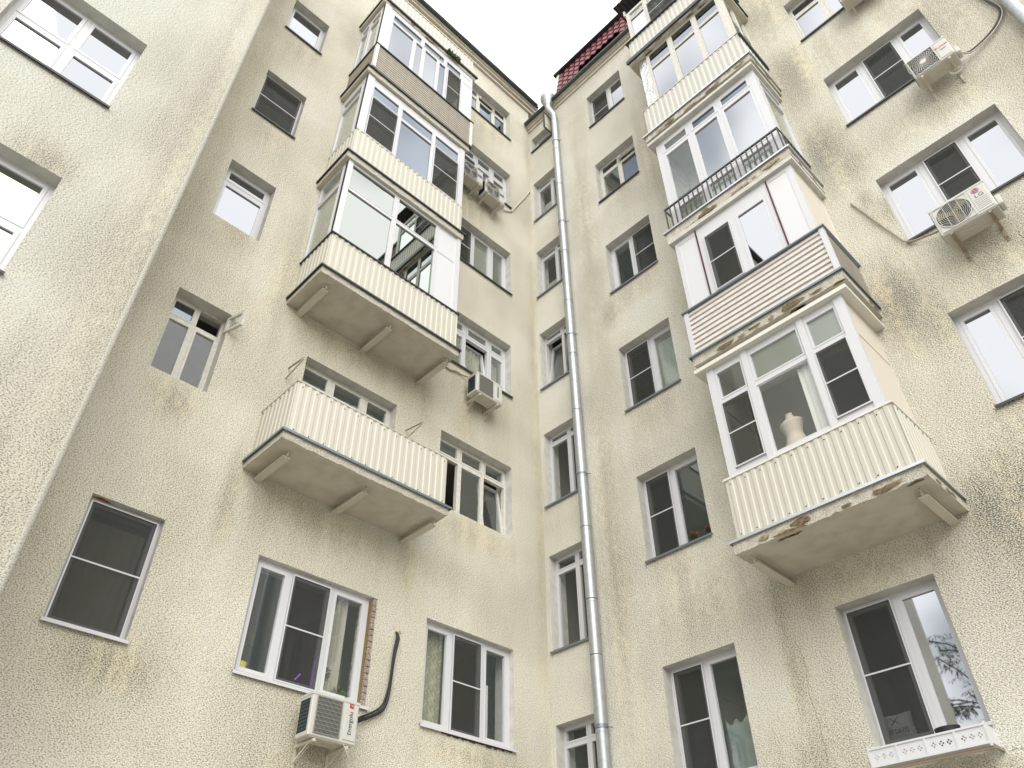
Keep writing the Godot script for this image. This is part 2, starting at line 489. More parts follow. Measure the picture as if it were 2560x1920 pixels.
func curtain(parent: Node3D, xf: Transform3D, x0: float, x1: float, y0: float, y1: float, z: float, mat: Material, amp := 0.02) -> void:
	var g := Geo.new()
	g.xf = xf
	var nn := maxi(8, int((x1 - x0) / 0.02))
	for i in nn:
		var a := x0 + (x1 - x0) * i / nn
		var b := x0 + (x1 - x0) * (i + 1) / nn
		var za := z + amp * sin(a * 61.0) + amp * 0.5 * sin(a * 23.0 + 1.0)
		var zb := z + amp * sin(b * 61.0) + amp * 0.5 * sin(b * 23.0 + 1.0)
		g.quad(Vector3(a, y0, za), Vector3(b, y0, zb), Vector3(b, y1, zb), Vector3(a, y1, za))
		g.quad(Vector3(b, y0, zb - 0.004), Vector3(a, y0, za - 0.004), Vector3(a, y1, za - 0.004), Vector3(b, y1, zb - 0.004))
	part(parent, "curtain", g, mat)

func window(wing: Node3D, s: Dictionary) -> Node3D:
	# s: an opening in the wall (s0, s1, y0, y1 in wall axes at depth d) with its columns and lights
	var o := holder(wing, "window", s.get("label", ""))
	var d: float = s.get("d", 0.0)
	var r: float = s.get("r", 0.18)
	var xf := Transform3D(Basis.IDENTITY, Vector3(0, 0, d))
	var x0: float = s.s0; var x1: float = s.s1; var y0: float = s.y0; var y1: float = s.y1
	var g := Geo.new()
	g.xf = xf
	var zb := -0.42
	g.quad(Vector3(x0, y0, 0), Vector3(x0, y0, zb), Vector3(x0, y1, zb), Vector3(x0, y1, 0))
	g.quad(Vector3(x1, y0, zb), Vector3(x1, y0, 0), Vector3(x1, y1, 0), Vector3(x1, y1, zb))
	g.quad(Vector3(x0, y1, 0), Vector3(x0, y1, zb), Vector3(x1, y1, zb), Vector3(x1, y1, 0))
	g.quad(Vector3(x0, y0, zb), Vector3(x0, y0, 0), Vector3(x1, y0, 0), Vector3(x1, y0, zb))
	part(o, "reveal", g, M[s.get("reveal", "plaster")])
	var mat: Material = M[s.get("mat", "pvc")]
	var cells := cells_of(s)
	frame_from_cells(o, xf, x0, x1, y0, y1, cells, -r - 0.075, -r, mat)
	for c in cells: fill_cell(o, xf, c, -r, mat, s.get("sw", 0.048))
	var sill: String = s.get("sill", "flash_dark")
	if sill:
		g = Geo.new()
		g.xf = xf
		g.quad(Vector3(x0 - 0.02, y0 + 0.004, 0.045), Vector3(x1 + 0.02, y0 + 0.004, 0.045), Vector3(x1 + 0.02, y0 + 0.028, -r), Vector3(x0 - 0.02, y0 + 0.028, -r))
		g.box(x0 - 0.02, x1 + 0.02, y0 - 0.032, y0 + 0.004, 0.038, 0.045)
		g.quad(Vector3(x0 - 0.02, y0 - 0.004, 0.003), Vector3(x1 + 0.02, y0 - 0.004, 0.003), Vector3(x1 + 0.02, y0 + 0.003, 0.038), Vector3(x0 - 0.02, y0 + 0.003, 0.038))
		part(o, "sill", g, M[sill])
	for c in s.get("curtains", []):
		curtain(o, xf, c[0], c[1], c[2], c[3], -r - 0.16, M[c[4]], c[5] if c.size() > 5 else 0.02)
	return o

# ---------------------------------------------------------------- walls
func wall(wing: Node3D, called: String, s0: float, s1: float, y0: float, y1: float, d: float, holes: Array, mat: Material, uv: Rect2, inner: Material, thick := 0.42) -> void:
	for face in 2:
		var xs := [s0, s1]
		var ys := [y0, y1]
		for h in holes:
			xs.append_array([h[0], h[1]])
			ys.append_array([h[2], h[3]])
		xs.sort(); ys.sort()
		var g := Geo.new()
		var z := d if face == 0 else d - thick
		for i in xs.size() - 1:
			if xs[i + 1] - xs[i] < 0.0005: continue
			for j in ys.size() - 1:
				if ys[j + 1] - ys[j] < 0.0005: continue
				var p := Vector2((xs[i] + xs[i + 1]) / 2, (ys[j] + ys[j + 1]) / 2)
				if holes.any(func(h): return p.x > h[0] and p.x < h[1] and p.y > h[2] and p.y < h[3]): continue
				if face == 0: g.quad(Vector3(xs[i], ys[j], z), Vector3(xs[i + 1], ys[j], z), Vector3(xs[i + 1], ys[j + 1], z), Vector3(xs[i], ys[j + 1], z))
				else: g.quad(Vector3(xs[i + 1], ys[j], z), Vector3(xs[i], ys[j], z), Vector3(xs[i], ys[j + 1], z), Vector3(xs[i + 1], ys[j + 1], z))
		var uv2 := PackedVector2Array()
		for p in g.v: uv2.append(Vector2((p.x - uv.position.x) / uv.size.x, 1.0 - (p.y - uv.position.y) / uv.size.y))
		var o := MeshInstance3D.new()
		o.name = called if face == 0 else "inner_wall"
		o.mesh = g.mesh(uv2)
		o.material_override = mat if face == 0 else inner
		wing.add_child(o, true)

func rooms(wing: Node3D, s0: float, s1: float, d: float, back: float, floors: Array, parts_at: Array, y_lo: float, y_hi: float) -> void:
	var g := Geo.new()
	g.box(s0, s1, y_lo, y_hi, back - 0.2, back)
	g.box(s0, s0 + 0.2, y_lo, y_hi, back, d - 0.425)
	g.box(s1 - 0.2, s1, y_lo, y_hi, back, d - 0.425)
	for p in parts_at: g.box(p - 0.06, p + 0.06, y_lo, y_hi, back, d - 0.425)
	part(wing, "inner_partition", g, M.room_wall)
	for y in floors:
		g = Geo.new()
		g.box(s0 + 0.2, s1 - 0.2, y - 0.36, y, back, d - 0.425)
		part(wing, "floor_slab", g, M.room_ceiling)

# ---------------------------------------------------------------- balconies
func left_side(s: float) -> Transform3D:
	return Transform3D(Basis(Vector3(0, 0, 1), Vector3(0, 1, 0), Vector3(-1, 0, 0)), Vector3(s, 0, 0))
func right_side(s: float) -> Transform3D:
	return Transform3D(Basis(Vector3(0, 0, -1), Vector3(0, 1, 0), Vector3(1, 0, 0)), Vector3(s, 0, 0))
func front_side(p: float) -> Transform3D:
	return Transform3D(Basis.IDENTITY, Vector3(0, 0, p))

func corrugated(o: Node3D, xf: Transform3D, x0: float, x1: float, y0: float, y1: float, mat: Material) -> void:
	var g := Geo.new()
	g.xf = xf
	var pitch := 0.115
	var deep := 0.011
	var pts := []
	var x := x0
	while x < x1 - 0.001:
		for q in [[0.0, 0.0], [0.045, 0.0], [0.057, deep], [0.103, deep], [0.115, 0.0]]:
			var px: float = minf(x + q[0], x1)
			if pts.is_empty() or px > pts[-1].x + 0.0005: pts.append(Vector2(px, q[1]))
		x += pitch
	for i in pts.size() - 1:
		var a: Vector2 = pts[i]
		var b: Vector2 = pts[i + 1]
		g.quad(Vector3(a.x, y0, a.y), Vector3(b.x, y0, b.y), Vector3(b.x, y1, b.y), Vector3(a.x, y1, a.y))
		g.quad(Vector3(b.x, y0, b.y - 0.002), Vector3(a.x, y0, a.y - 0.002), Vector3(a.x, y1, a.y - 0.002), Vector3(b.x, y1, b.y - 0.002))
	part(o, "corrugated_sheet", g, mat)
	g = Geo.new()
	g.xf = xf
	x = x0 + 0.075
	while x < x1 - 0.03:
		for y in [y0 + 0.07, y1 - 0.07]:
			g.cbox(x - 0.008, x + 0.008, y - 0.008, y + 0.008, deep - 0.002, deep + 0.007, 0.003)
		x += pitch * 2
	part(o, "screw_heads", g, M.screw, "", "stuff")

func siding(o: Node3D, xf: Transform3D, x0: float, x1: float, y0: float, y1: float, rows: int, mat: Material) -> void:
	var h := (y1 - y0) / rows
	for k in rows:
		var g := Geo.new()
		g.xf = xf
		var a := y0 + k * h
		var b := a + h
		var w := 0.024 + rng.randf() * 0.003
		g.quad(Vector3(x0, a + 0.020, w), Vector3(x1, a + 0.020, w), Vector3(x1, b, 0.004), Vector3(x0, b, 0.004))
		g.quad(Vector3(x0, a + 0.004, -0.006), Vector3(x1, a + 0.004, -0.006), Vector3(x1, a + 0.020, w), Vector3(x0, a + 0.020, w))
		g.quad(Vector3(x0, a, -0.008), Vector3(x1, a, -0.008), Vector3(x1, a + 0.004, -0.006), Vector3(x0, a + 0.004, -0.006))
		g.quad(Vector3(x1, a, -0.012), Vector3(x0, a, -0.012), Vector3(x0, b, -0.012), Vector3(x1, b, -0.012))
		part(o, "siding_board", g, mat)

func slab(o: Node3D, s0: float, s1: float, p: float, top: float, thick: float, worn: bool, flash: Material) -> void:
	# cast slab with a ragged roughcast edge, plastered underside, and a sheet-metal drip edge on top
	var g := Geo.new()
	var nn := 36
	var low := []
	var out := []
	for i in nn + 1:
		low.append(rng.randf_range(-0.008, 0.008) + (0.0 if not worn else maxf(0.0, rng.randf_range(-0.09, 0.03))))
		out.append(rng.randf_range(-0.008, 0.008) - (0.0 if not worn else maxf(0.0, rng.randf_range(-0.06, 0.025))))
	for i in nn:
		var a := lerpf(s0, s1, float(i) / nn)
		var b := lerpf(s0, s1, float(i + 1) / nn)
		var m0: float = top - thick * 0.5
		g.quad(Vector3(a, m0, p + out[i]), Vector3(b, m0, p + out[i + 1]), Vector3(b, top, p), Vector3(a, top, p))
		g.quad(Vector3(a, top - thick + low[i], p - 0.015), Vector3(b, top - thick + low[i + 1], p - 0.015), Vector3(b, m0, p + out[i + 1]), Vector3(a, m0, p + out[i]))
		g.quad(Vector3(a, top - thick + 0.012, p - 0.10), Vector3(b, top - thick + 0.012, p - 0.10), Vector3(b, top - thick + low[i + 1], p - 0.015), Vector3(a, top - thick + low[i], p - 0.015))
	for sd in 2:
		g.xf = left_side(s0) if sd == 0 else right_side(s1)
		for i in 12:
			var a := p * i / 12.0 if sd == 0 else -p * (i + 1) / 12.0
			var b := p * (i + 1) / 12.0 if sd == 0 else -p * i / 12.0
			g.quad(Vector3(a, top - thick + low[i] * 0.7, 0), Vector3(b, top - thick + low[i + 1] * 0.7, 0), Vector3(b, top, 0), Vector3(a, top, 0))
	g.xf = Transform3D()
	g.quad(Vector3(s0, top, p), Vector3(s1, top, p), Vector3(s1, top, 0), Vector3(s0, top, 0))
	part(o, "slab", g, M.stucco_plain)
	if worn: breaks(o, s0, s1, p, top, thick)
	g = Geo.new()
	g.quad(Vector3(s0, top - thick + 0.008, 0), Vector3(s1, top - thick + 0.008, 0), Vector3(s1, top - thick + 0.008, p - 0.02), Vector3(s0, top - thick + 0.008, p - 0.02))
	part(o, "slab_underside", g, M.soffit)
	g = Geo.new()
	for e in [[s0 - 0.035, s1 + 0.035, p, p + 0.04]]:
		g.box(e[0], e[1], top + 0.004, top + 0.010, -0.001, e[3])
		g.box(e[0], e[1], top - 0.026, top + 0.004, e[3] - 0.005, e[3])
		g.box(e[0], e[0] + 0.005, top - 0.026, top + 0.004, 0.004, e[3] - 0.005)
		g.box(e[1] - 0.005, e[1], top - 0.026, top + 0.004, 0.004, e[3] - 0.005)
	part(o, "drip_edge", g, flash)

func breaks(o: Node3D, s0: float, s1: float, p: float, top: float, thick: float) -> void:
	# places where the render has dropped off the slab edge, bare brown mortar showing
	for k in 7:
		var g := Geo.new()
		var c := Vector3(lerpf(s0 + 0.15, s1 - 0.15, rng.randf()), top - thick * rng.randf_range(0.55, 0.95), p + 0.006)
		var wide := rng.randf_range(0.05, 0.22)
		var high := rng.randf_range(0.015, 0.05)
		var rim := []
		for q in 11: rim.append(c + Vector3(cos(TAU * q / 11.0) * wide * rng.randf_range(0.6, 1.1), sin(TAU * q / 11.0) * high * rng.randf_range(0.5, 1.2), 0.0))
		for q in 11: g.tri(c + Vector3(0, 0, 0.004), rim[q], rim[(q + 1) % 11])
		part(o, "render_break", g, M.break_brown if k % 3 else M.break_ochre)
	for k in 6:   # the same along the right end and on the underside by the edge
		var g := Geo.new()
		if k < 3: g.xf = right_side(s1)
		var c := Vector3(-rng.randf_range(0.1, p - 0.1), top - thick * rng.randf_range(0.3, 0.9), 0.006) if k < 3 else Vector3(lerpf(s0 + 0.1, s1 - 0.1, rng.randf()), top - thick + 0.002, p - rng.randf_range(0.03, 0.12))
		var rim := []
		for q in 9:
			var a := TAU * q / 9.0
			rim.append(c + (Vector3(cos(a) * 0.09, sin(a) * 0.03, 0) if k < 3 else Vector3(cos(a) * 0.12, 0, -sin(a) * 0.03)) * rng.randf_range(0.5, 1.2))
		for q in 9: g.tri(c, rim[q], rim[(q + 1) % 9])
		part(o, "render_break", g, M.break_brown)

func bracket(o: Node3D, s: float, y: float, reach: float) -> void:
	# rolled steel joist under the slab: bottom flange, web, top flange
	var g := Geo.new()
	g.box(s - 0.055, s + 0.055, y - 0.105, y - 0.092, 0.0, reach)
	g.box(s - 0.006, s + 0.006, y - 0.092, y - 0.001, 0.0, reach + 0.03)
	g.box(s - 0.05, s + 0.05, y - 0.014, y - 0.002, 0.0, reach + 0.03)
	part(o, "bracket", g, M.steel_paint)

func glaze(o: Node3D, xf: Transform3D, x0: float, x1: float, y0: float, y1: float, cells: Array, mat: Material, sash_w := 0.03) -> void:
	frame_from_cells(o, xf, x0, x1, y0, y1, cells, -0.06, 0.0, mat)
	for c in cells: fill_cell(o, xf, c, 0.0, mat, sash_w)

func grid(xs: Array, ys: Array, kinds: Array, mw := 0.035) -> Array:
	# lights between the centre lines xs, ys; kinds[column][row from below]
	var out := []
	for i in xs.size() - 1:
		for j in ys.size() - 1:
			out.append([xs[i] + mw, xs[i + 1] - mw, ys[j] + mw, ys[j + 1] - mw, kinds[i][j]])
	return out

func pieces(o: Node3D, called: String, boxes: Array, mat: Material) -> void:
	for q in boxes: part(o, called, Geo.new().box(q[0], q[1], q[2], q[3], q[4], q[5]), mat)

func cap_rail(o: Node3D, s0: float, s1: float, p: float, y: float, w: float, mat: Material, h := 0.02) -> void:
	var g := Geo.new()
	g.box(s0 - w, s1 + w, y, y + h, p - 0.05, p + w)
	g.box(s0 - w, s0 + 0.04, y, y + h, 0.002, p - 0.05)
	g.box(s1 - 0.04, s1 + w, y, y + h, 0.002, p - 0.05)
	part(o, "cap_rail", g, mat)

func parapet_corrugated(o: Node3D, s0: float, s1: float, p: float, y0: float, y1: float, mat: Material) -> void:
	corrugated(o, front_side(p), s0, s1, y0, y1, mat)
	corrugated(o, left_side(s0), 0.0, p, y0, y1, mat)
	corrugated(o, right_side(s1), -p, 0.0, y0, y1, mat)

func parapet_siding(o: Node3D, s0: float, s1: float, p: float, y0: float, y1: float, rows: int, mat: Material, trim: Material) -> void:
	siding(o, front_side(p), s0 + 0.03, s1 - 0.03, y0, y1, rows, mat)
	siding(o, left_side(s0), 0.0, p - 0.03, y0, y1, rows, mat)
	siding(o, right_side(s1), -p + 0.03, 0.0, y0, y1, rows, mat)
	pieces(o, "corner_trim", [[s0 - 0.03, s0 + 0.045, y0, y1, p - 0.045, p + 0.03], [s1 - 0.045, s1 + 0.03, y0, y1, p - 0.045, p + 0.03]], trim)

# ---------------------------------------------------------------- air conditioners, lettering
func text(parent: Node3D, called: String, words: String, size: float, m: Material, at: Vector3, turn := 0.0, face := "Droid Sans", squeeze := 1.0) -> void:
	var f := SystemFont.new()
	f.font_names = PackedStringArray([face])
	var t := TextMesh.new()
	t.text = words
	t.font = f
	t.font_size = 48
	t.pixel_size = size / 48.0
	t.depth = 0.003
	var o := MeshInstance3D.new()
	o.name = called
	o.mesh = t
	o.material_override = m
	o.transform = Transform3D(Basis(Vector3(0, 0, 1), turn) * Basis.from_scale(Vector3(squeeze, 1, 1)), at)
	parent.add_child(o, true)

func disc(g: Geo, at: Vector3, r: float, z0: float, z1: float, sides := 28) -> void:
	for k in sides:
		var a := TAU * k / sides
		var b := TAU * (k + 1) / sides
		var p := at + Vector3(cos(a) * r, sin(a) * r, 0)
		var q := at + Vector3(cos(b) * r, sin(b) * r, 0)
		g.tri(at + Vector3(0, 0, z1), p + Vector3(0, 0, z1), q + Vector3(0, 0, z1))
		g.quad(p + Vector3(0, 0, z0), q + Vector3(0, 0, z0), q + Vector3(0, 0, z1), p + Vector3(0, 0, z1))

func hoop(g: Geo, at: Vector3, r: float, w: float, z0: float, z1: float, sides := 36) -> void:
	for k in sides:
		var a := TAU * k / sides
		var b := TAU * (k + 1) / sides
		var ca := Vector3(cos(a), sin(a), 0)
		var cb := Vector3(cos(b), sin(b), 0)
		var z := Vector3(0, 0, 1)
		g.quad(at + ca * (r - w) + z * z1, at + ca * r + z * z1, at + cb * r + z * z1, at + cb * (r - w) + z * z1)
		g.quad(at + ca * r + z * z0, at + cb * r + z * z0, at + cb * r + z * z1, at + ca * r + z * z1)
		g.quad(at + cb * (r - w) + z * z0, at + ca * (r - w) + z * z0, at + ca * (r - w) + z * z1, at + cb * (r - w) + z * z1)

func air_conditioner(xf: Transform3D, label: String, w: float, h: float, d: float, style: String) -> Node3D:
	# outdoor unit: x 0..w, y 0..h, z 0..d with the fan on the left of the front
	var o := thing("air_conditioner", label, "air conditioner", xf, "outdoor air conditioner units on the walls")
	var g := Geo.new()
	var dirty := style in ["scroll", "bottom"]
	g.cbox(0.0, w, 0.0, h, 0.0, d, 0.012)
	part(o, "casing", g, M.ac_white)
	g = Geo.new()
	g.cbox(-0.006, w + 0.006, h - 0.03, h + 0.006, -0.004, d + 0.006, 0.005)
	part(o, "lid", g, M.ac_white)
	# coil on the left flank
	g = Geo.new()
	g.box(-0.004, 0.0, 0.06, h - 0.06, 0.03, d - 0.05)
	part(o, "coil", g, M.ac_fin)
	g = Geo.new()
	for k in 9:
		var y := 0.07 + (h - 0.14) * k / 8.0
		g.box(-0.009, -0.004, y - 0.004, y + 0.004, 0.03, d - 0.05)
	part(o, "coil_guard", g, M.ac_dark)
	# base tray with pressed ribs, seen from below
	g = Geo.new()
	g.box(0.02, w - 0.02, -0.006, 0.0, 0.015, d - 0.015)
	for k in 3:
		g.box(0.16 + k * 0.13, 0.27 + k * 0.13, -0.014, -0.006, 0.06 + 0.04 * (k % 2), 0.085 + 0.04 * (k % 2))
		g.box(0.16 + k * 0.13, 0.27 + k * 0.13, -0.014, -0.006, d - 0.10 - 0.03 * (k % 2), d - 0.08 - 0.03 * (k % 2))
	part(o, "base_tray", g, M.ac_dirty)
	var cx := w * 0.36
	var cy := h * 0.5
	var r := h * 0.43
	if style == "wire" or style == "label":
		g = Geo.new()
		var x0 := w * 0.10; var x1 := w * 0.62
		g.cbox(x0, x1, h * 0.09, h * 0.91, d - 0.004, d + 0.004, 0.0035)
		part(o, "fan_opening", g, M.ac_dark)
		g = Geo.new()
		ring(g, x0 - 0.008, x1 + 0.008, h * 0.09 - 0.008, h * 0.91 + 0.008, 0.012, d - 0.002, d + 0.012)
		for k in 21:
			var x := lerpf(x0, x1, k / 20.0)
			g.box(x - 0.0022, x + 0.0022, h * 0.09, h * 0.91, d + 0.010, d + 0.014)
		for k in 10:
			var y := lerpf(h * 0.09, h * 0.91, k / 9.0)
			g.box(x0, x1, y - 0.0022, y + 0.0022, d + 0.014, d + 0.018)
		part(o, "grille", g, M.ac_wire, "", "")
	elif style == "vanes":
		g = Geo.new()
		g.box(w * 0.04, w * 0.66, h * 0.05, h * 0.95, d - 0.004, d + 0.002)
		part(o, "fan_opening", g, M.ac_dark)
		g = Geo.new()
		ring(g, w * 0.03, w * 0.67, h * 0.04, h * 0.96, 0.012, d, d + 0.014)
		for k in 30:
			var a := TAU * k / 30.0
			var pts := []
			for q in 6:
				var rr := lerpf(0.05, 0.30, q / 5.0)
				var aa := a + 0.55 * q / 5.0
				var p := Vector3(w * 0.35 + cos(aa) * rr, cy + sin(aa) * rr, d + 0.011)
				if p.x < w * 0.045 or p.x > w * 0.655 or p.y < h * 0.06 or p.y > h * 0.94: break
				pts.append(p)
			if pts.size() > 1: g.tube(pts, 0.0042, 4, false)
		for k in 5: hoop(g, Vector3(w * 0.35, cy, 0), 0.09 + 0.037 * k, 0.005, d + 0.003, d + 0.010)
		part(o, "grille", g, M.ac_white)
		g = Geo.new()
		disc(g, Vector3(w * 0.35, cy, 0), 0.05, d + 0.008, d + 0.018)
		part(o, "fan_hub", g, M.ac_white)
	else:
		g = Geo.new()
		disc(g, Vector3(cx, cy, 0), r, d - 0.002, d + 0.003)
		part(o, "fan_opening", g, M.ac_dark)
		g = Geo.new()
		for k in 3:
			var a := TAU * k / 3.0 + 0.5
			var e := Vector3(cos(a), sin(a), 0)
			var s := Vector3(-sin(a), cos(a), 0)
			var c := Vector3(cx, cy, d + 0.006)
			g.quad(c + e * 0.03 - s * 0.02, c + e * r * 0.92 - s * 0.03, c + e * r * 0.86 + s * 0.11 + Vector3(0, 0, 0.003), c + e * 0.03 + s * 0.04 + Vector3(0, 0, 0.003))
		disc(g, Vector3(cx, cy, 0), 0.045, d + 0.003, d + 0.012)
		part(o, "fan", g, M.ac_olive if style == "scroll" else M.ac_wire)
		g = Geo.new()
		ring(g, w * 0.05, w * 0.67, h * 0.05, h * 0.95, 0.010, d, d + 0.012)
		hoop(g, Vector3(cx, cy, 0), r + 0.008, 0.012, d, d + 0.013)
		for k in 5:
			var x := cx + (k - 2) * r * 0.42
			var hh := sqrt(maxf(0.0, r * r - (x - cx) * (x - cx)))
			g.box(x - 0.003, x + 0.003, cy - hh, cy + hh, d + 0.013, d + 0.017)
		for k in 7: hoop(g, Vector3(cx, cy, 0), r * (0.25 + 0.11 * k), 0.0035, d + 0.012, d + 0.015)
		part(o, "grille", g, M.ac_wire if style == "round" else M.ac_white)
	# service panel and valve cover
	g = Geo.new()
	g.cbox(w * 0.70, w - 0.02, 0.04, h - 0.05, d - 0.002, d + 0.008, 0.004)
	part(o, "service_panel", g, M.ac_white)
	g = Geo.new()
	g.cbox(w, w + 0.07, h * 0.12, h * 0.48, 0.04, d - 0.08, 0.015)
	part(o, "valve_cover", g, M.ac_white)
	# wall brackets
	for x in [w * 0.16, w * 0.84]:
		g = Geo.new()
		g.box(x - 0.018, x + 0.018, -0.045, -0.015, -0.12, d - 0.01)
		g.box(x - 0.02, x - 0.016, -0.22, -0.015, -0.13, -0.12)
		g.box(x - 0.018, x + 0.018, -0.26, 0.04, -0.128, -0.122)
		g.xf = Transform3D()
		g.quad(Vector3(x - 0.017, -0.045, d * 0.7), Vector3(x - 0.017, -0.22, -0.12), Vector3(x - 0.017, -0.19, -0.12), Vector3(x - 0.017, -0.03, d * 0.7))
		g.quad(Vector3(x + 0.017, -0.22, -0.12), Vector3(x + 0.017, -0.045, d * 0.7), Vector3(x + 0.017, -0.03, d * 0.7), Vector3(x + 0.017, -0.19, -0.12))
		part(o, "bracket", g, M.steel_paint if style != "scroll" else M.steel_rust)
	return o

func cable(label: String, called: String, pts: Array, r: float, m: Material, smooth_n := 6) -> void:
	var c := Curve3D.new()
	for i in pts.size():
		var p: Vector3 = pts[i]
		var tan: Vector3 = (pts[mini(i + 1, pts.size() - 1)] - pts[maxi(i - 1, 0)]) / 6.0
		c.add_point(p, -tan, tan)
	var path := []
	var nn := pts.size() * smooth_n
	for i in nn + 1: path.append(c.sample_baked(c.get_baked_length() * i / nn, true))
	var o := thing(called, label, "cable" if called == "cable" else "pipe", Transform3D(Basis.IDENTITY, path[0]))
	var g := Geo.new()
	g.xf = Transform3D(Basis.IDENTITY, -path[0])
	g.tube(path, r, 8)
	part(o, "sheath", g, m)

# ---------------------------------------------------------------- plants
func leaf_blade(g: Geo, at: Vector3, dir: Vector3, length: float, width: float, droop: float) -> void:
	var side := dir.cross(Vector3.UP)
	if side.length() < 0.05: side = Vector3.RIGHT
	side = side.normalized() * width
	var m := at + dir * length * 0.55
	var e := at + dir * length + Vector3(0, -droop * length, 0)
	g.tri(at, m - side, e)
	g.tri(at, e, m + side)
	g.tri(at, e, m - side)

func tuft(g: Geo, at: Vector3, count: int, length: float, width: float) -> void:
	for i in count:
		var a := rng.randf() * TAU
		var e := rng.randf_range(0.2, 1.3)
		leaf_blade(g, at + Vector3(rng.randf_range(-0.02, 0.02), 0, rng.randf_range(-0.02, 0.02)), Vector3(cos(a) * cos(e), sin(e), sin(a) * cos(e)), length * rng.randf_range(0.5, 1.1), width, rng.randf_range(0.1, 0.5))

func tree(at: Vector3, height: float, label: String) -> void:
	var o := thing("ash_tree", label, "tree", Transform3D(Basis.IDENTITY, at), "trees of the yard mirrored in the panes")
	var wood := Geo.new()
	var leaves := Geo.new()
	wood.tube([Vector3.ZERO, Vector3(0.1, height * 0.3, 0), Vector3(-0.1, height * 0.6, 0.1), Vector3(0.05, height * 0.93, 0)], 0.16, 8)
	for i in 46:
		var y := height * rng.randf_range(0.3, 0.95)
		var a := rng.randf() * TAU
		var reach := rng.randf_range(0.6, 1.0) * height * 0.26 * (1.25 - y / height)  + 0.3
		var tip := Vector3(cos(a) * reach, y + reach * rng.randf_range(0.1, 0.6), sin(a) * reach)
		var base := Vector3(0, y, 0)
		wood.tube([base, (base + tip) / 2 + Vector3(0, 0.1, 0), tip], 0.025, 5, false)
		for k in 20:
			var p := base.lerp(tip, rng.randf_range(0.3, 1.05)) + Vector3(rng.randf_range(-0.28, 0.28), rng.randf_range(-0.25, 0.25), rng.randf_range(-0.28, 0.28))
			var b := rng.randf() * TAU
			var dir := Vector3(cos(b), rng.randf_range(-0.9, 0.1), sin(b)).normalized()
			for q in 7: leaf_blade(leaves, p + dir * 0.05 * q, (dir + Vector3(rng.randf_range(-1, 1), rng.randf_range(-0.6, 0.3), rng.randf_range(-1, 1))).normalized(), 0.14, 0.02, 0.2)
	part(o, "trunk", wood, M.bark)
	part(o, "crown", leaves, M.leaf_dark)

# ---------------------------------------------------------------- the place
func _ready() -> void:
	rng.seed = 4711
	# camera, sky, sun, exposure
	var cam := Camera3D.new()
	cam.name = "camera"
	cam.transform = Transform3D(Basis(Vector3(0.71823522, -0.0059649, 0.69577481), Vector3(-0.45142723, 0.75694615, 0.47248914), Vector3(-0.52948241, -0.65345004, 0.54097267)), Vector3.ZERO)
	cam.fov = 52.701
	cam.near = 0.1
	cam.far = 1500.0
	add_child(cam)
	cam.current = true
	var env := Environment.new()
	env.background_mode = Environment.BG_SKY
	var sky := Sky.new()
	var sm := PanoramaSkyMaterial.new()
	sm.panorama = overcast()
	sm.energy_multiplier = 1.0
	sky.sky_material = sm
	env.sky = sky
	env.tonemap_mode = Environment.TONE_MAPPER_LINEAR
	env.tonemap_exposure = 2.12
	env.sdfgi_enabled = true
	env.ssao_enabled = true
	env.ssil_enabled = true
	var we := WorldEnvironment.new()
	we.name = "world_environment"
	we.environment = env
	add_child(we)
	var sun := DirectionalLight3D.new()
	sun.name = "sun"
	sun.light_energy = 0.5
	sun.light_angular_distance = 60.0
	sun.light_color = Color(1.0, 0.99, 0.97)
	sun.shadow_enabled = true
	sun.look_at_from_position(Vector3.ZERO, Vector3(0.50, -0.52, -0.69))
	add_child(sun)
	make_materials()
	# ground
	var g := Geo.new()
	g.quad(Vector3(-400, GROUND, 400), Vector3(400, GROUND, 400), Vector3(400, GROUND, -400), Vector3(-400, GROUND, -400))
	var ground := part(self, "ground", g, M.yard_paving, "pale paved yard at the foot of the building", "structure")
	ground.set_meta("category", "ground")
	left_wing()
	opposite_block()
	right_wing()
	pipes_and_cables()
	conditioners()
	small_things()

func overcast() -> ImageTexture:
	# bright broken overcast: white cloud with thinner bluish gaps, the same all round
	var f := FastNoiseLite.new()
	f.seed = 86
	f.frequency = 1.5
	f.fractal_octaves = 5
	var w := 768
	var h := 384
	var im := Image.create(w, h, false, Image.FORMAT_RGBF)
	for j in h:
		var el := PI * (0.5 - (j + 0.5) / h)
		for i in w:
			var az := TAU * (i + 0.5) / w
			var d := Vector3(cos(el) * sin(az), sin(el) * 1.6, cos(el) * cos(az))
			var k := clampf(0.5 + 0.95 * f.get_noise_3dv(d), 0.0, 1.0)
			var l := lerpf(0.385, 1.15, smoothstep(0.29, 0.72, k))
			var c := Color(0.90, 0.955, 1.0).lerp(Color(1.0, 0.995, 0.985), smoothstep(0.32, 0.7, k)) * l
			if el < 0.0: c = c.lerp(Color(0.20, 0.20, 0.20), clampf(-el * 8.0, 0.0, 1.0))
			im.set_pixel(i, j, Color(c.r, c.g, c.b))
	return ImageTexture.create_from_image(im)

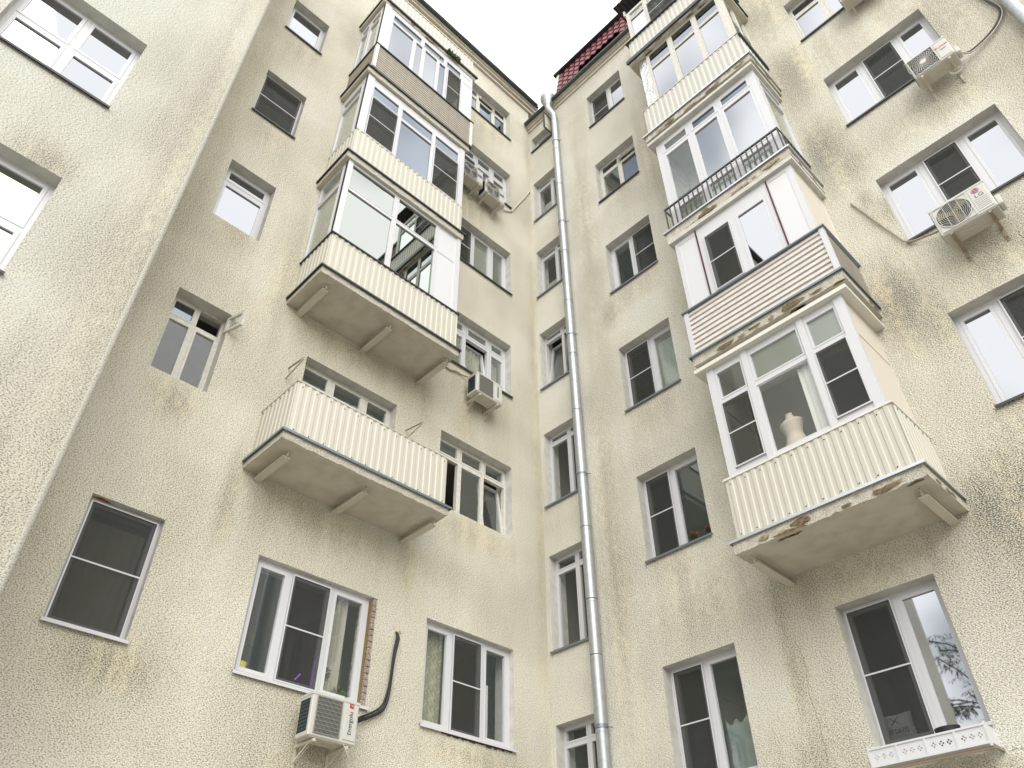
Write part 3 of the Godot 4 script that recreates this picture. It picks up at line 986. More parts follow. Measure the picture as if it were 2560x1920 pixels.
func left_wing() -> void:
	var o := Node3D.new()
	o.name = "apartment_building"
	o.position = Vector3(0, 0, -B_DEPTH)
	o.set_meta("label", "cream roughcast apartment wing with small stair windows and open balcony")
	o.set_meta("category", "building")
	add_child(o)
	var wins := []
	# column of small windows
	wins.append({"s0": 1.85, "s1": 2.72, "y0": 16.58, "y1": 17.94, "cols": [1.85, 2.72], "k": [["m"]]})
	wins.append({"s0": 1.85, "s1": 2.73, "y0": 13.25, "y1": 14.75, "cols": [1.85, 2.73], "k": [["n"]], "r": 0.14, "fw": 0.03, "rail": 0.53})
	wins.append({"s0": 1.85, "s1": 2.71, "y0": 10.15, "y1": 11.63, "cols": [1.85, 2.71], "t": [[11.24]], "k": [["m", "m"]], "sill": ""})
	wins.append({"s0": 1.84, "s1": 2.67, "y0": 6.87, "y1": 8.38, "cols": [1.84, 2.26, 2.67], "t": [[8.0], [8.0]], "k": [["g", "s"], ["g", "o"]], "r": 0.2, "mat": "wood_white", "fw": 0.04, "mw": 0.026, "sw": 0.032, "sill": "", "label": "old wooden window with one small vent swung open"})
	wins.append({"s0": 1.81, "s1": 2.68, "y0": 3.37, "y1": 4.87, "cols": [1.81, 2.68], "k": [["n"]], "r": 0.1, "fw": 0.04, "rail": 0.5, "sill": "pvc", "curtains": [[1.9, 2.6, 3.5, 4.7, "curtain_beige", 0.01]]})
	# bay at the far left
	wins.append({"bay": true, "d": A_OUT, "s0": -1.48, "s1": -0.06, "y0": 8.98, "y1": 10.64, "cols": [-1.48, -0.755, -0.06], "t": [[9.82], [9.82]], "k": [["m", "m"], ["m", "m"]]})
	wins.append({"bay": true, "d": A_OUT, "s0": -1.48, "s1": -0.06, "y0": 5.86, "y1": 7.47, "cols": [-1.48, -0.755, -0.06], "t": [[6.65], [6.65]], "k": [["r", "r"], ["r", "r"]]})
	# windows by the inner corner, top to bottom
	wins.append({"s0": 6.95, "s1": 8.51, "y0": 19.65, "y1": 21.12, "cols": [6.95, 7.42, 8.0, 8.51], "t": [[20.75], [20.75], [20.75]], "k": [["g", "g"], ["s", "v"], ["s", "s"]], "mat": "wood_white", "fw": 0.04, "mw": 0.026, "sw": 0.032, "label": "old wooden window with a tilted vent beside the top glazed balcony"})
	wins.append({"s0": 6.85, "s1": 8.51, "y0": 16.48, "y1": 17.96, "cols": [6.85, 7.42, 7.98, 8.51], "t": [[17.56], [17.56], [17.56]], "k": [["n", "g"], ["g", "g"], ["g", "g"]]})
	wins.append({"s0": 6.82, "s1": 8.5, "y0": 13.2, "y1": 14.68, "cols": [6.82, 7.41, 8.0, 8.5], "k": [["n"], ["d"], ["d"]], "rail": 0.55})
	wins.append({"s0": 6.8, "s1": 8.49, "y0": 10.12, "y1": 11.57, "cols": [6.8, 7.34, 8.0, 8.49], "t": [[11.22], [11.22], [11.22]], "k": [["d", "d"], ["t", "d"], ["d", "d"]], "curtains": [[6.9, 7.9, 10.2, 11.1, "curtain_beige"], [8.05, 8.4, 10.2, 11.1, "curtain_white"]], "label": "white window with its middle light tilted open above an air conditioner"})
	wins.append({"s0": 6.75, "s1": 8.49, "y0": 6.88, "y1": 8.39, "cols": [6.75, 7.34, 7.92, 8.49], "t": [[8.03], [8.03], [8.03]], "k": [["o", "g"], ["g", "g"], ["t", "g"]], "mat": "wood_white", "fw": 0.04, "mw": 0.026, "sw": 0.032, "sill": "", "label": "weathered wooden window of three lights beside the open balcony"})
	wins.append({"s0": 6.72, "s1": 8.5, "y0": 3.37, "y1": 4.88, "cols": [6.72, 7.28, 7.92, 8.5], "k": [["g"], ["n"], ["g"]], "r": 0.1, "sill": "pvc", "curtains": [[6.76, 7.25, 3.42, 4.82, "curtain_damask", 0.004], [7.98, 8.2, 3.42, 4.3, "curtain_white"]]})
	# below and behind the balconies
	wins.append({"s0": 3.94, "s1": 5.82, "y0": 3.38, "y1": 4.88, "cols": [3.94, 4.48, 5.13, 5.74], "k": [["g"], ["n"], ["g"]], "r": 0.09, "sill": "pvc", "curtains": [[5.2, 5.5, 3.42, 4.8, "curtain_beige"]], "label": "white three-light window with bare brick jamb above an air conditioner"})
	for y in [8.39, 11.6, 14.7, 17.95]:
		wins.append({"s0": 3.98, "s1": 5.77, "y0": y - 1.55, "y1": y, "cols": [3.98, 4.57, 5.22, 5.77], "t": [[y - 0.42], [y - 0.42], [y - 0.42]], "k": [["g", "g"], ["g", "g"], ["g", "g"]], "mat": "wood_white", "fw": 0.04, "mw": 0.026, "sw": 0.045, "sill": ""})
	var holes := []
	var bay_holes := []
	for s in wins:
		if s.has("bay"): bay_holes.append([s.s0, s.s1, s.y0, s.y1])
		else: holes.append([s.s0, s.s1, s.y0, s.y1])
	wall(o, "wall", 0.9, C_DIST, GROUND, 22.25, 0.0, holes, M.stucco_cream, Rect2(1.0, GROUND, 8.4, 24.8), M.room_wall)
	var rr := 0.07
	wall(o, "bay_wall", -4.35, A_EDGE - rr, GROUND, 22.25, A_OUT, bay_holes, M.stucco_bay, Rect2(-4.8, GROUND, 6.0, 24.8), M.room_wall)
	var g := Geo.new()
	for k in 8:   # rounded roughcast corner of the bay and its return
		var a := PI / 2 * k / 8.0
		var b := PI / 2 * (k + 1) / 8.0
		var c := Vector3(A_EDGE - rr, 0, A_OUT - rr)
		var na := Vector3(sin(a), 0, cos(a))
		var nb := Vector3(sin(b), 0, cos(b))
		var lo := Vector3(0, GROUND, 0)
		var hi := Vector3(0, 22.25, 0)
		g.quad_n(c + na * rr + lo, c + nb * rr + lo, c + nb * rr + hi, c + na * rr + hi, na, nb, nb, na)
	g.quad(Vector3(A_EDGE, GROUND, A_OUT - rr), Vector3(A_EDGE, GROUND, 0), Vector3(A_EDGE, 22.25, 0), Vector3(A_EDGE, 22.25, A_OUT - rr))
	g.quad(Vector3(-4.35, GROUND, -4.5), Vector3(-4.35, GROUND, A_OUT), Vector3(-4.35, 22.25, A_OUT), Vector3(-4.35, 22.25, -4.5))
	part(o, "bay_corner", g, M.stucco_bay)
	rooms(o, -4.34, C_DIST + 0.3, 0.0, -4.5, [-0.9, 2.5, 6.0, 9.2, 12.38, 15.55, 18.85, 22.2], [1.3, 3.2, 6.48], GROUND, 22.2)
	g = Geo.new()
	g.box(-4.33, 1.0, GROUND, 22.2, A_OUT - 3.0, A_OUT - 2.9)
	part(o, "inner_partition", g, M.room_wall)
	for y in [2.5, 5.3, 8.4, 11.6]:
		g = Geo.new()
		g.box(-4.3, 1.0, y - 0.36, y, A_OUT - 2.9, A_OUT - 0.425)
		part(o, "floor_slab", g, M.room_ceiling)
	# eaves
	g = Geo.new()
	g.box(0.9, C_DIST + 0.2, 22.06, 22.13, -0.1, 0.07)
	g.box(0.9, C_DIST + 0.2, 22.13, 22.20, -0.1, 0.045)
	g.box(0.9, C_DIST + 0.2, 22.20, 22.29, -0.1, 0.13)
	g.box(0.9, C_DIST + 0.2, 22.29, 22.36, -0.1, 0.19)
	part(o, "cornice", g, M.cornice)
	g = Geo.new()
	var run := []
	for k in 30: run.append(Vector3(0.9 + 8.55 * k / 29.0, 22.38 + 0.006 * sin(k * 1.7), 0.25))
	g.tube(run, 0.062, 10)
	part(o, "gutter", g, M.gutter)
	g = Geo.new()
	g.quad(Vector3(-4.45, 22.42, 0.24), Vector3(C_DIST + 0.25, 22.42, 0.24), Vector3(C_DIST + 0.25, 22.9, -4.8), Vector3(-4.45, 22.9, -4.8))
	g.quad(Vector3(-4.45, 22.37, 0.2), Vector3(-4.45, 22.37, -4.8), Vector3(C_DIST + 0.25, 22.37, -4.8), Vector3(C_DIST + 0.25, 22.37, 0.2))
	g.box(-4.45, A_EDGE + 0.1, 22.26, 22.36, -0.2, A_OUT + 0.2)
	part(o, "roof", g, M.roof_dark)
	for s in wins: window(o, s)
	left_details(o)
	left_balconies(o)

func opposite_block() -> void:
	# the house across the yard, behind the camera: mirrored in the panes and closing the yard's light
	var o := Node3D.new()
	o.name = "apartment_building_002"
	o.transform = Transform3D(Basis(Vector3.UP, PI), Vector3(-2.0, 0, 30.0))
	o.set_meta("label", "beige apartment house across the yard, mirrored in the lower panes")
	o.set_meta("category", "building")
	add_child(o)
	var holes := []
	for f in 4:
		for k in 9: holes.append([-17.0 + k * 4.0, -15.4 + k * 4.0, -0.4 + f * 3.3, 1.2 + f * 3.3])
	wall(o, "wall", -20.0, 20.0, GROUND, 12.9, 0.0, holes, M.stucco_plain, Rect2(-20, GROUND, 40, 24), M.room_wall)
	rooms(o, -20.0, 20.0, 0.0, -4.0, [2.2, 5.5, 8.8, 12.1], [-11.0, -3.0, 5.0, 13.0], GROUND, 12.9)
	for h in holes: window(o, {"s0": h[0], "s1": h[1], "y0": h[2], "y1": h[3], "cols": [h[0], (h[0] + h[1]) / 2, h[1]], "k": [["s"], ["s"]], "sill": ""})
	var g := Geo.new()
	g.box(-20.2, 20.2, 12.9, 13.2, -4.4, 0.3)
	part(o, "roof", g, M.roof_dark)
	g = Geo.new()
	for x in [-20.0, 20.0]: g.quad(Vector3(x, GROUND, 0), Vector3(x, GROUND, -4.2), Vector3(x, 12.9, -4.2), Vector3(x, 12.9, 0))
	part(o, "end_wall", g, M.stucco_plain)

func left_details(o: Node3D) -> void:
	# open vent of the old wooden window
	var v := holder(o, "open_vent")
	var g := Geo.new()
	g.xf = Transform3D(Basis(Vector3.UP, -1.3), Vector3(2.66, 0, -0.07))
	ring(g, 0.0, 0.36, 8.04, 8.34, 0.045, -0.02, 0.02)
	part(v, "sash", g, M.wood_white)
	g = Geo.new()
	g.xf = Transform3D(Basis(Vector3.UP, -1.3), Vector3(2.66, 0, -0.07))
	g.box(0.04, 0.32, 8.08, 8.30, -0.003, 0.003)
	part(v, "pane", g, M.glass_dusty)
	# bare brick jamb with a strip of mounting foam
	var j := holder(o, "brick_jamb", "bare brick edge beside the white window frame")
	g = Geo.new()
	g.box(5.742, 5.762, 3.40, 4.85, -0.15, -0.06)
	part(j, "foam_strip", g, M.foam)
	var y := 3.40
	for k in 17:
		g = Geo.new()
		var h := 0.072 + rng.randf_range(-0.005, 0.005)
		var out := rng.randf_range(-0.012, 0.012)
		g.cbox(5.764 + rng.randf_range(0, 0.006), 5.835, y, y + h, -0.16, -0.012 + out, 0.006)
		part(j, "brick", g, M.brick)
		y += 0.086
	g = Geo.new()
	g.box(5.775, 5.84, 3.38, 4.88, -0.4, -0.03)
	part(j, "mortar", g, M.concrete_worn)
	# broken plaster at the head of the lowest small window, brick showing
	g = Geo.new()
	g.quad(Vector3(1.83, 4.866, -0.075), Vector3(1.92, 4.866, -0.03), Vector3(2.03, 4.866, -0.06), Vector3(2.06, 4.866, -0.096))
	part(o, "plaster_break", g, M.brick_orange)
	# crumbling edge below the sill of the window with the patterned curtain
	g = Geo.new()
	for k in 26:
		var s := 7.1 + k * 0.052
		g.cbox(s, s + 0.056, 3.335 - rng.randf_range(0.0, 0.035) * (1.0 if k % 3 else 0.3), 3.352, 0.001, 0.006, 0.002)
	part(o, "plaster_crack", g, M.twig, "", "stuff")
	# hole where the black hoses enter
	g = Geo.new()
	for k in 14:
		var a := TAU * k / 14.0
		var b := TAU * (k + 1) / 14.0
		var c := Vector3(6.2, 4.50, 0.004)
		var ra := 0.055 + 0.03 * sin(a * 3.0 + 1.0) + (0.05 if k == 3 else 0.0)
		var rb := 0.055 + 0.03 * sin(b * 3.0 + 1.0) + (0.05 if k == 2 else 0.0)
		g.tri(c + Vector3(0, 0, -0.002), c + Vector3(cos(a) * ra, sin(a) * ra * 1.3, 0), c + Vector3(cos(b) * rb, sin(b) * rb * 1.3, 0))
	part(o, "wall_hole", g, M.concrete_worn)

func left_balconies(o: Node3D) -> void:
	var s0 := 3.43
	var s1 := 6.21
	# open balcony, the lowest
	var b := holder(o, "balcony", "open balcony with cream corrugated parapet and no glazing")
	slab(b, s0, s1, 1.0, 6.09, 0.12, false, M.flash_grey)
	parapet_corrugated(b, 3.5, 6.17, 0.95, 6.11, 6.975, M.corrugated)
	cap_rail(b, 3.5, 6.17, 0.95, 6.977, 0.016, M.corrugated, 0.012)
	for s in [3.66, 4.9, 6.13]: bracket(b, s, 5.985, 0.76)
	# glazed, greenish panes
	b = holder(o, "balcony_001", "glazed balcony with large panes mirroring the opposite wing")
	slab(b, s0, s1 + 0.03, 1.0, 9.30, 0.12, false, M.flash_dark)
	parapet_corrugated(b, 3.5, 6.2, 0.95, 9.32, 10.2, M.corrugated)
	cap_rail(b, 3.5, 6.2, 0.95, 10.2, 0.035, M.flash_dark)
	for s in [3.67, 4.92, 6.15]: bracket(b, s, 9.185, 0.78)
	var cells := grid([3.56, 4.62, 5.63, 6.10], [10.22, 11.6, 12.33], [["r", "r"], ["r", "r"], ["w", "w"]], 0.028)
	glaze(b, front_side(0.92), 3.5, 6.14, 10.22, 12.36, cells, M.pvc, 0.02)
	glaze(b, left_side(3.5), 0.0, 0.86, 10.22, 12.36, grid([0.03, 0.83], [10.24, 11.75, 12.33], [["d", "d"]]), M.pvc, 0.02)
	glaze(b, right_side(6.14), -0.86, 0.0, 10.22, 12.36, grid([-0.83, -0.03], [10.24, 11.75, 12.33], [["w", "w"]]), M.pvc, 0.02)
	var g := Geo.new()
	pieces(b, "corner_post", [[3.5, 3.6, 10.22, 12.36, 0.86, 0.945], [6.1, 6.19, 10.22, 12.36, 0.86, 0.945]], M.pvc)
	# glazed, corrugated
	b = holder(o, "balcony_002", "glazed balcony with cream corrugated parapet and a dark netted light")
	slab(b, s0 - 0.02, s1, 1.0, 12.48, 0.14, false, M.flash_dark)
	parapet_corrugated(b, 3.5, 6.17, 0.95, 12.5, 13.37, M.corrugated)
	cap_rail(b, 3.5, 6.17, 0.95, 13.372, 0.012, M.corrugated, 0.012)
	cells = [[3.68, 4.34, 13.42, 14.8, "n"], [3.68, 4.34, 14.87, 15.24, "s"], [4.42, 5.26, 13.42, 14.8, "s"], [4.42, 5.26, 14.87, 15.24, "s"], [5.33, 6.0, 13.42, 14.8, "n"], [5.33, 6.0, 14.87, 15.24, "s"]]
	glaze(b, front_side(0.92), 3.5, 6.14, 13.385, 15.50, cells, M.pvc, 0.012)
	glaze(b, left_side(3.5), 0.0, 0.86, 13.385, 15.50, grid([0.05, 0.8], [13.45, 14.95, 15.3], [["d", "d"]]), M.pvc, 0.02)
	glaze(b, right_side(6.14), -0.86, 0.0, 13.385, 15.50, grid([-0.83, -0.03], [13.45, 14.95, 15.3], [["d", "d"]]), M.pvc, 0.02)
	pieces(b, "corner_post", [[3.5, 3.66, 13.385, 15.5, 0.86, 0.94], [6.03, 6.16, 13.385, 15.5, 0.86, 0.94]], M.pvc)
	# glazed, taupe siding
	b = holder(o, "balcony_003", "glazed balcony clad in taupe horizontal siding boards")
	slab(b, s0 - 0.01, s1 + 0.02, 1.0, 15.65, 0.14, false, M.flash_dark)
	parapet_siding(b, 3.5, 6.22, 1.03, 15.67, 16.62, 11, M.siding_taupe, M.pvc_old)
	cap_rail(b, 3.5, 6.22, 1.03, 16.625, 0.05, M.flash_dark)
	cells = []
	for q in [[3.76, 4.40, "m"], [4.45, 4.68, "m"], [4.73, 5.13, "m"], [5.17, 5.39, "s"], [5.44, 5.87, "n"]]: cells.append([q[0], q[1], 16.70, 18.27, q[2]])
	for q in [[3.76, 4.62], [4.68, 5.33], [5.39, 5.87]]: cells.append([q[0], q[1], 18.34, 18.62, "s"])
	cells.append([5.94, 6.2, 16.70, 18.30, "w"])
	cells.append([5.94, 6.2, 18.34, 18.62, "w"])
	glaze(b, front_side(0.97), 3.5, 6.25, 16.645, 18.80, cells, M.pvc, 0.02)
	glaze(b, left_side(3.5), 0.0, 0.91, 16.645, 18.80, grid([0.04, 0.42, 0.88], [16.68, 18.3, 18.65], [["d", "d"], ["d", "d"]]), M.pvc, 0.02)
	g = Geo.new()
	g.box(3.5, 3.68, 16.645, 18.8, 0.91, 0.99)
	part(b, "corner_post", g, M.pvc)
	# top, open
	b = holder(o, "balcony_004", "topmost open balcony with pale corrugated parapet under the eaves")
	slab(b, s0, s1 + 0.1, 1.0, 18.95, 0.14, true, M.flash_dark)
	g = Geo.new()
	g.box(3.40, 6.36, 18.90, 18.955, 1.0, 1.05)
	part(b, "drip_board", g, M.flash_dark)
	parapet_corrugated(b, 3.52, 6.24, 0.95, 18.97, 19.74, M.corrugated_white)

func right_wing() -> void:
	var o := Node3D.new()
	o.name = "apartment_building_001"
	o.transform = c_at(0, 0, 0)
	o.set_meta("label", "cream roughcast apartment wing with red tiled mansard and stacked glazed balconies")
	o.set_meta("category", "building")
	add_child(o)
	var wins := []
	# stair windows beside the downpipe
	wins.append({"s0": -8.6, "s1": -7.56, "y0": 19.77, "y1": 20.46, "cols": [-8.6, -7.56], "k": [["g"]], "sill": "flash_dark"})
	for q in [[16.55, 18.22, "k"], [13.63, 15.29, "k"], [10.75, 12.41, "t"], [7.83, 9.55, "k"], [5.03, 6.79, "k"], [2.1, 3.87, "k"]]:
		var tr: float = q[1] - 0.2 - (0.07 if q[1] < 7.0 else 0.0)
		wins.append({"s0": -8.6, "s1": -7.56, "y0": q[0], "y1": q[1], "cols": [-8.6, -8.08, -7.56], "t": [[tr], [tr]], "k": [[q[2], "k"], ["k", "k"]], "mw": 0.02, "fw": 0.03, "sw": 0.028, "sill": "flash_grey"})
	# single column between the downpipe and the balconies
	wins.append({"s0": -6.47, "s1": -5.31, "y0": 18.56, "y1": 20.07, "cols": [-6.47, -5.86, -5.31], "k": [["n"], ["m"]], "rail": 0.45})
	wins.append({"s0": -6.48, "s1": -5.29, "y0": 15.28, "y1": 16.83, "cols": [-6.48, -5.88, -5.29], "t": [[16.48], [16.48]], "k": [["g", "s"], ["s", "v"]], "mat": "wood_white", "fw": 0.04, "mw": 0.026, "sw": 0.032, "label": "old wooden window with its upper vent hanging open"})
	wins.append({"s0": -6.49, "s1": -5.27, "y0": 12.12, "y1": 13.68, "cols": [-6.49, -5.9, -5.27], "k": [["g"], ["n"]], "rail": 0.53, "sill": "flash_grey"})
	wins.append({"s0": -6.5, "s1": -5.28, "y0": 8.94, "y1": 10.52, "cols": [-6.5, -5.87, -5.28], "k": [["n"], ["d"]], "rail": 0.53, "sill": "flash_grey", "curtains": [[-5.8, -5.35, 9.0, 10.4, "curtain_blue", 0.004]]})
	wins.append({"s0": -6.48, "s1": -5.26, "y0": 5.87, "y1": 7.48, "cols": [-6.48, -5.9, -5.26], "k": [["n"], ["g"]], "rail": 0.53, "sill": "flash_grey"})
	wins.append({"s0": -6.47, "s1": -5.25, "y0": 2.6, "y1": 4.2, "cols": [-6.47, -5.87, -5.25], "k": [["n"], ["g"]], "rail": 0.5, "sill": "pvc"})
	# behind the balconies
	for y in [7.48, 10.52, 13.68, 16.83]:
		wins.append({"s0": -4.0, "s1": -2.3, "y0": y - 1.6, "y1": y, "cols": [-4.0, -3.4, -2.85, -2.3], "k": [["g"], ["g"], ["g"]], "sill": ""})
	# outer column
	wins.append({"s0": -3.77, "s1": -2.52, "y0": 2.54, "y1": 4.21, "cols": [-3.77, -3.11, -2.52], "k": [["n"], ["m"]], "rail": 0.5, "r": 0.19, "fw": 0.04, "sw": 0.06, "sill": "pvc"})
	wins.append({"s0": -1.12, "s1": 0.72, "y0": 5.89, "y1": 7.51, "cols": [-1.12, -0.59, 0.12, 0.72], "k": [["m"], ["n"], ["m"]], "rail": 0.53, "mw": 0.045})
	wins.append({"s0": -1.13, "s1": 0.72, "y0": 9.02, "y1": 10.58, "cols": [-1.13, -0.5, 0.11, 0.72], "k": [["m"], ["n"], ["m"]], "rail": 0.55, "mw": 0.05})
	wins.append({"s0": -1.11, "s1": 0.71, "y0": 12.17, "y1": 13.78, "cols": [-1.11, -0.49, 0.16, 0.71], "k": [["m"], ["n"], ["m"]], "rail": 0.55, "mw": 0.05})
	wins.append({"s0": -1.12, "s1": 0.7, "y0": 15.32, "y1": 16.93, "cols": [-1.12, -0.48, 0.12, 0.7], "t": [[16.55], [16.55], [16.55]], "k": [["m", "s"], ["m", "s"], ["m", "s"]], "mat": "wood_white", "fw": 0.04, "mw": 0.026, "sw": 0.032})
	var holes := []
	for s in wins: holes.append([s.s0, s.s1, s.y0, s.y1])
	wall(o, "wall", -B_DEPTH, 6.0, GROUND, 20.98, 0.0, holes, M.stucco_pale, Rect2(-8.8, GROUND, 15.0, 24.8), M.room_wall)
	rooms(o, -B_DEPTH - 0.3, 6.0, 0.0, -4.5, [-1.2, 1.75, 4.95, 8.15, 11.3, 14.45, 17.65, 20.9], [-7.3, -4.9, -1.5, 1.3], GROUND, 20.9)
	var g := Geo.new()
	g.quad(Vector3(6.0, GROUND, 0), Vector3(6.0, GROUND, -4.5), Vector3(6.0, 20.98, -4.5), Vector3(6.0, 20.98, 0))
	part(o, "end_wall", g, M.stucco_plain)
	g = Geo.new()
	g.box(-B_DEPTH, 6.0, 20.92, 20.98, -0.1, 0.045)
	g.box(-B_DEPTH, 6.0, 20.98, 21.03, -0.1, 0.03)
	g.box(-B_DEPTH, 6.0, 21.03, 21.10, -0.1, 0.10)
	g.box(-B_DEPTH, 6.0, 21.10, 21.14, -0.1, 0.15)
	part(o, "cornice", g, M.cornice)
	g = Geo.new()
	var run := []
	for k in 36: run.append(Vector3(-B_DEPTH + 0.04 + 14.6 * k / 35.0, 21.15 + 0.005 * sin(k * 2.1), 0.20))
	g.tube(run, 0.06, 10)
	part(o, "gutter", g, M.gutter)
	g = Geo.new()
	g.box(-B_DEPTH, 6.0, 21.14, 21.2, -4.6, 0.16)
	part(o, "roof_deck", g, M.roof_dark)
	# red tiled mansard with a dark opening along its foot
	var slope := Basis(Vector3.RIGHT, -0.16)
	var roof := holder(o, "mansard_roof", "steep red tiled roof above the gutter")
	var tile_mesh := roof_tile()
	var tw := 0.225
	var th := 0.33
	for row in 7:
		for col in 15:
			var x := -7.62 + col * tw
			if row < 4 and row > 0 and x > -6.75 and x < -5.3: continue
			var t := MeshInstance3D.new()
			t.name = "roof_tile"
			t.mesh = tile_mesh
			t.material_override = M.roof_tile_red
			t.transform = Transform3D(slope, Vector3(x, 21.22, -0.02)) * Transform3D(Basis(), Vector3(0, row * th, 0.0))
			roof.add_child(t, true)
	g = Geo.new()
	g.xf = Transform3D(slope, Vector3(0, 21.2, -0.1))
	g.box(-7.62, -4.1, 0.0, 2.35, -0.25, 0.0)
	part(roof, "roof_backing", g, M.opening_red)
	g = Geo.new()
	g.xf = Transform3D(slope, Vector3(0, 21.2, -0.02))
	g.box(-7.80, -4.1, 2.31, 2.40, -0.35, 0.14)
	part(roof, "ridge_trim", g, M.roof_dark)
	g = Geo.new()
	g.xf = Transform3D(slope, Vector3(0, 21.2, -0.02))
	g.box(-7.72, -7.62, 0.0, 2.32, -0.3, 0.05)
	part(roof, "edge_trim", g, M.pvc_old)
	for s in wins: window(o, s)
	right_details(o)
	right_balconies(o)

func roof_tile() -> ArrayMesh:
	# one wave of pressed tile: a curved pan with a raised lower lip
	var g := Geo.new()
	var nn := 6
	var tw := 0.225
	for i in nn:
		var a := float(i) / nn
		var b := float(i + 1) / nn
		var ha := 0.022 * sin(a * TAU)
		var hb := 0.022 * sin(b * TAU)
		var la := -0.045 * sin(a * PI)
		var lb := -0.045 * sin(b * PI)
		g.quad(Vector3(a * tw, la, ha + 0.035), Vector3(b * tw, lb, hb + 0.035), Vector3(b * tw, 0.345, hb + 0.004), Vector3(a * tw, 0.345, ha + 0.004))
		g.quad(Vector3(a * tw, la, ha), Vector3(b * tw, lb, hb), Vector3(b * tw, lb, hb + 0.035), Vector3(a * tw, la, ha + 0.035))
	return g.mesh()

func crack(o: Node3D, pts: Array, w: float) -> void:
	var g := Geo.new()
	for i in pts.size() - 1:
		var nn := 7
		for k in nn:
			var a: Vector2 = pts[i].lerp(pts[i + 1], float(k) / nn) + Vector2(rng.randf_range(-1, 1), rng.randf_range(-1, 1)) * 0.012
			var b: Vector2 = pts[i].lerp(pts[i + 1], float(k + 1.1) / nn) + Vector2(rng.randf_range(-1, 1), rng.randf_range(-1, 1)) * 0.012
			var s := (b - a).orthogonal().normalized() * w * rng.randf_range(0.3, 0.7)
			g.quad(Vector3(a.x - s.x, a.y - s.y, 0.003), Vector3(a.x + s.x, a.y + s.y, 0.003), Vector3(b.x + s.x, b.y + s.y, 0.003), Vector3(b.x - s.x, b.y - s.y, 0.003))
	part(o, "crack", g, M.twig, "", "stuff")

func right_details(o: Node3D) -> void:
	# sash of the top stair window swung out beside the downpipe
	var v := holder(o, "open_sash")
	var g := Geo.new()
	g.xf = left_side(-7.80)
	ring(g, 0.0, 0.36, 19.80, 20.62, 0.05, -0.03, 0.0)
	part(v, "sash", g, M.gutter)
	g = Geo.new()
	g.xf = left_side(-7.80)
	g.box(0.05, 0.31, 19.85, 20.57, -0.02, -0.008)
	part(v, "panel", g, M.soffit)
	crack(o, [Vector2(-4.36, 3.9), Vector2(-4.33, 3.6), Vector2(-4.38, 3.3), Vector2(-4.34, 2.9), Vector2(-4.36, 2.5)], 0.003)
	crack(o, [Vector2(-2.45, 2.26), Vector2(-2.3, 2.25), Vector2(-2.1, 2.28), Vector2(-1.95, 2.24), Vector2(-1.8, 2.27)], 0.004)
	crack(o, [Vector2(0.05, 8.2), Vector2(0.10, 7.9), Vector2(0.08, 7.6), Vector2(0.14, 7.3)], 0.004)
	# plastic film sagging behind the lowest inner pane
	g = Geo.new()
	var nn := 14
	var f := FastNoiseLite.new()
	f.seed = 9
	f.frequency = 2.2
	var q := func(i, j):
		var x: float = -5.8 + 0.5 * i / nn
		var y: float = 2.62 + (0.78 - 0.10 * absf(sin(i * 0.7))) * j / nn
		return Vector3(x, y, -0.36 + 0.07 * f.get_noise_2d(x * 1.2 + y * 0.8, y * 0.5) + 0.012 * f.get_noise_2d(x * 7.0 + y * 4.0, y * 1.0))
	for i in nn:
		for j in nn: g.quad(q.call(i, j), q.call(i + 1, j), q.call(i + 1, j + 1), q.call(i, j + 1))
	part(o, "plastic_film", g, M.film)

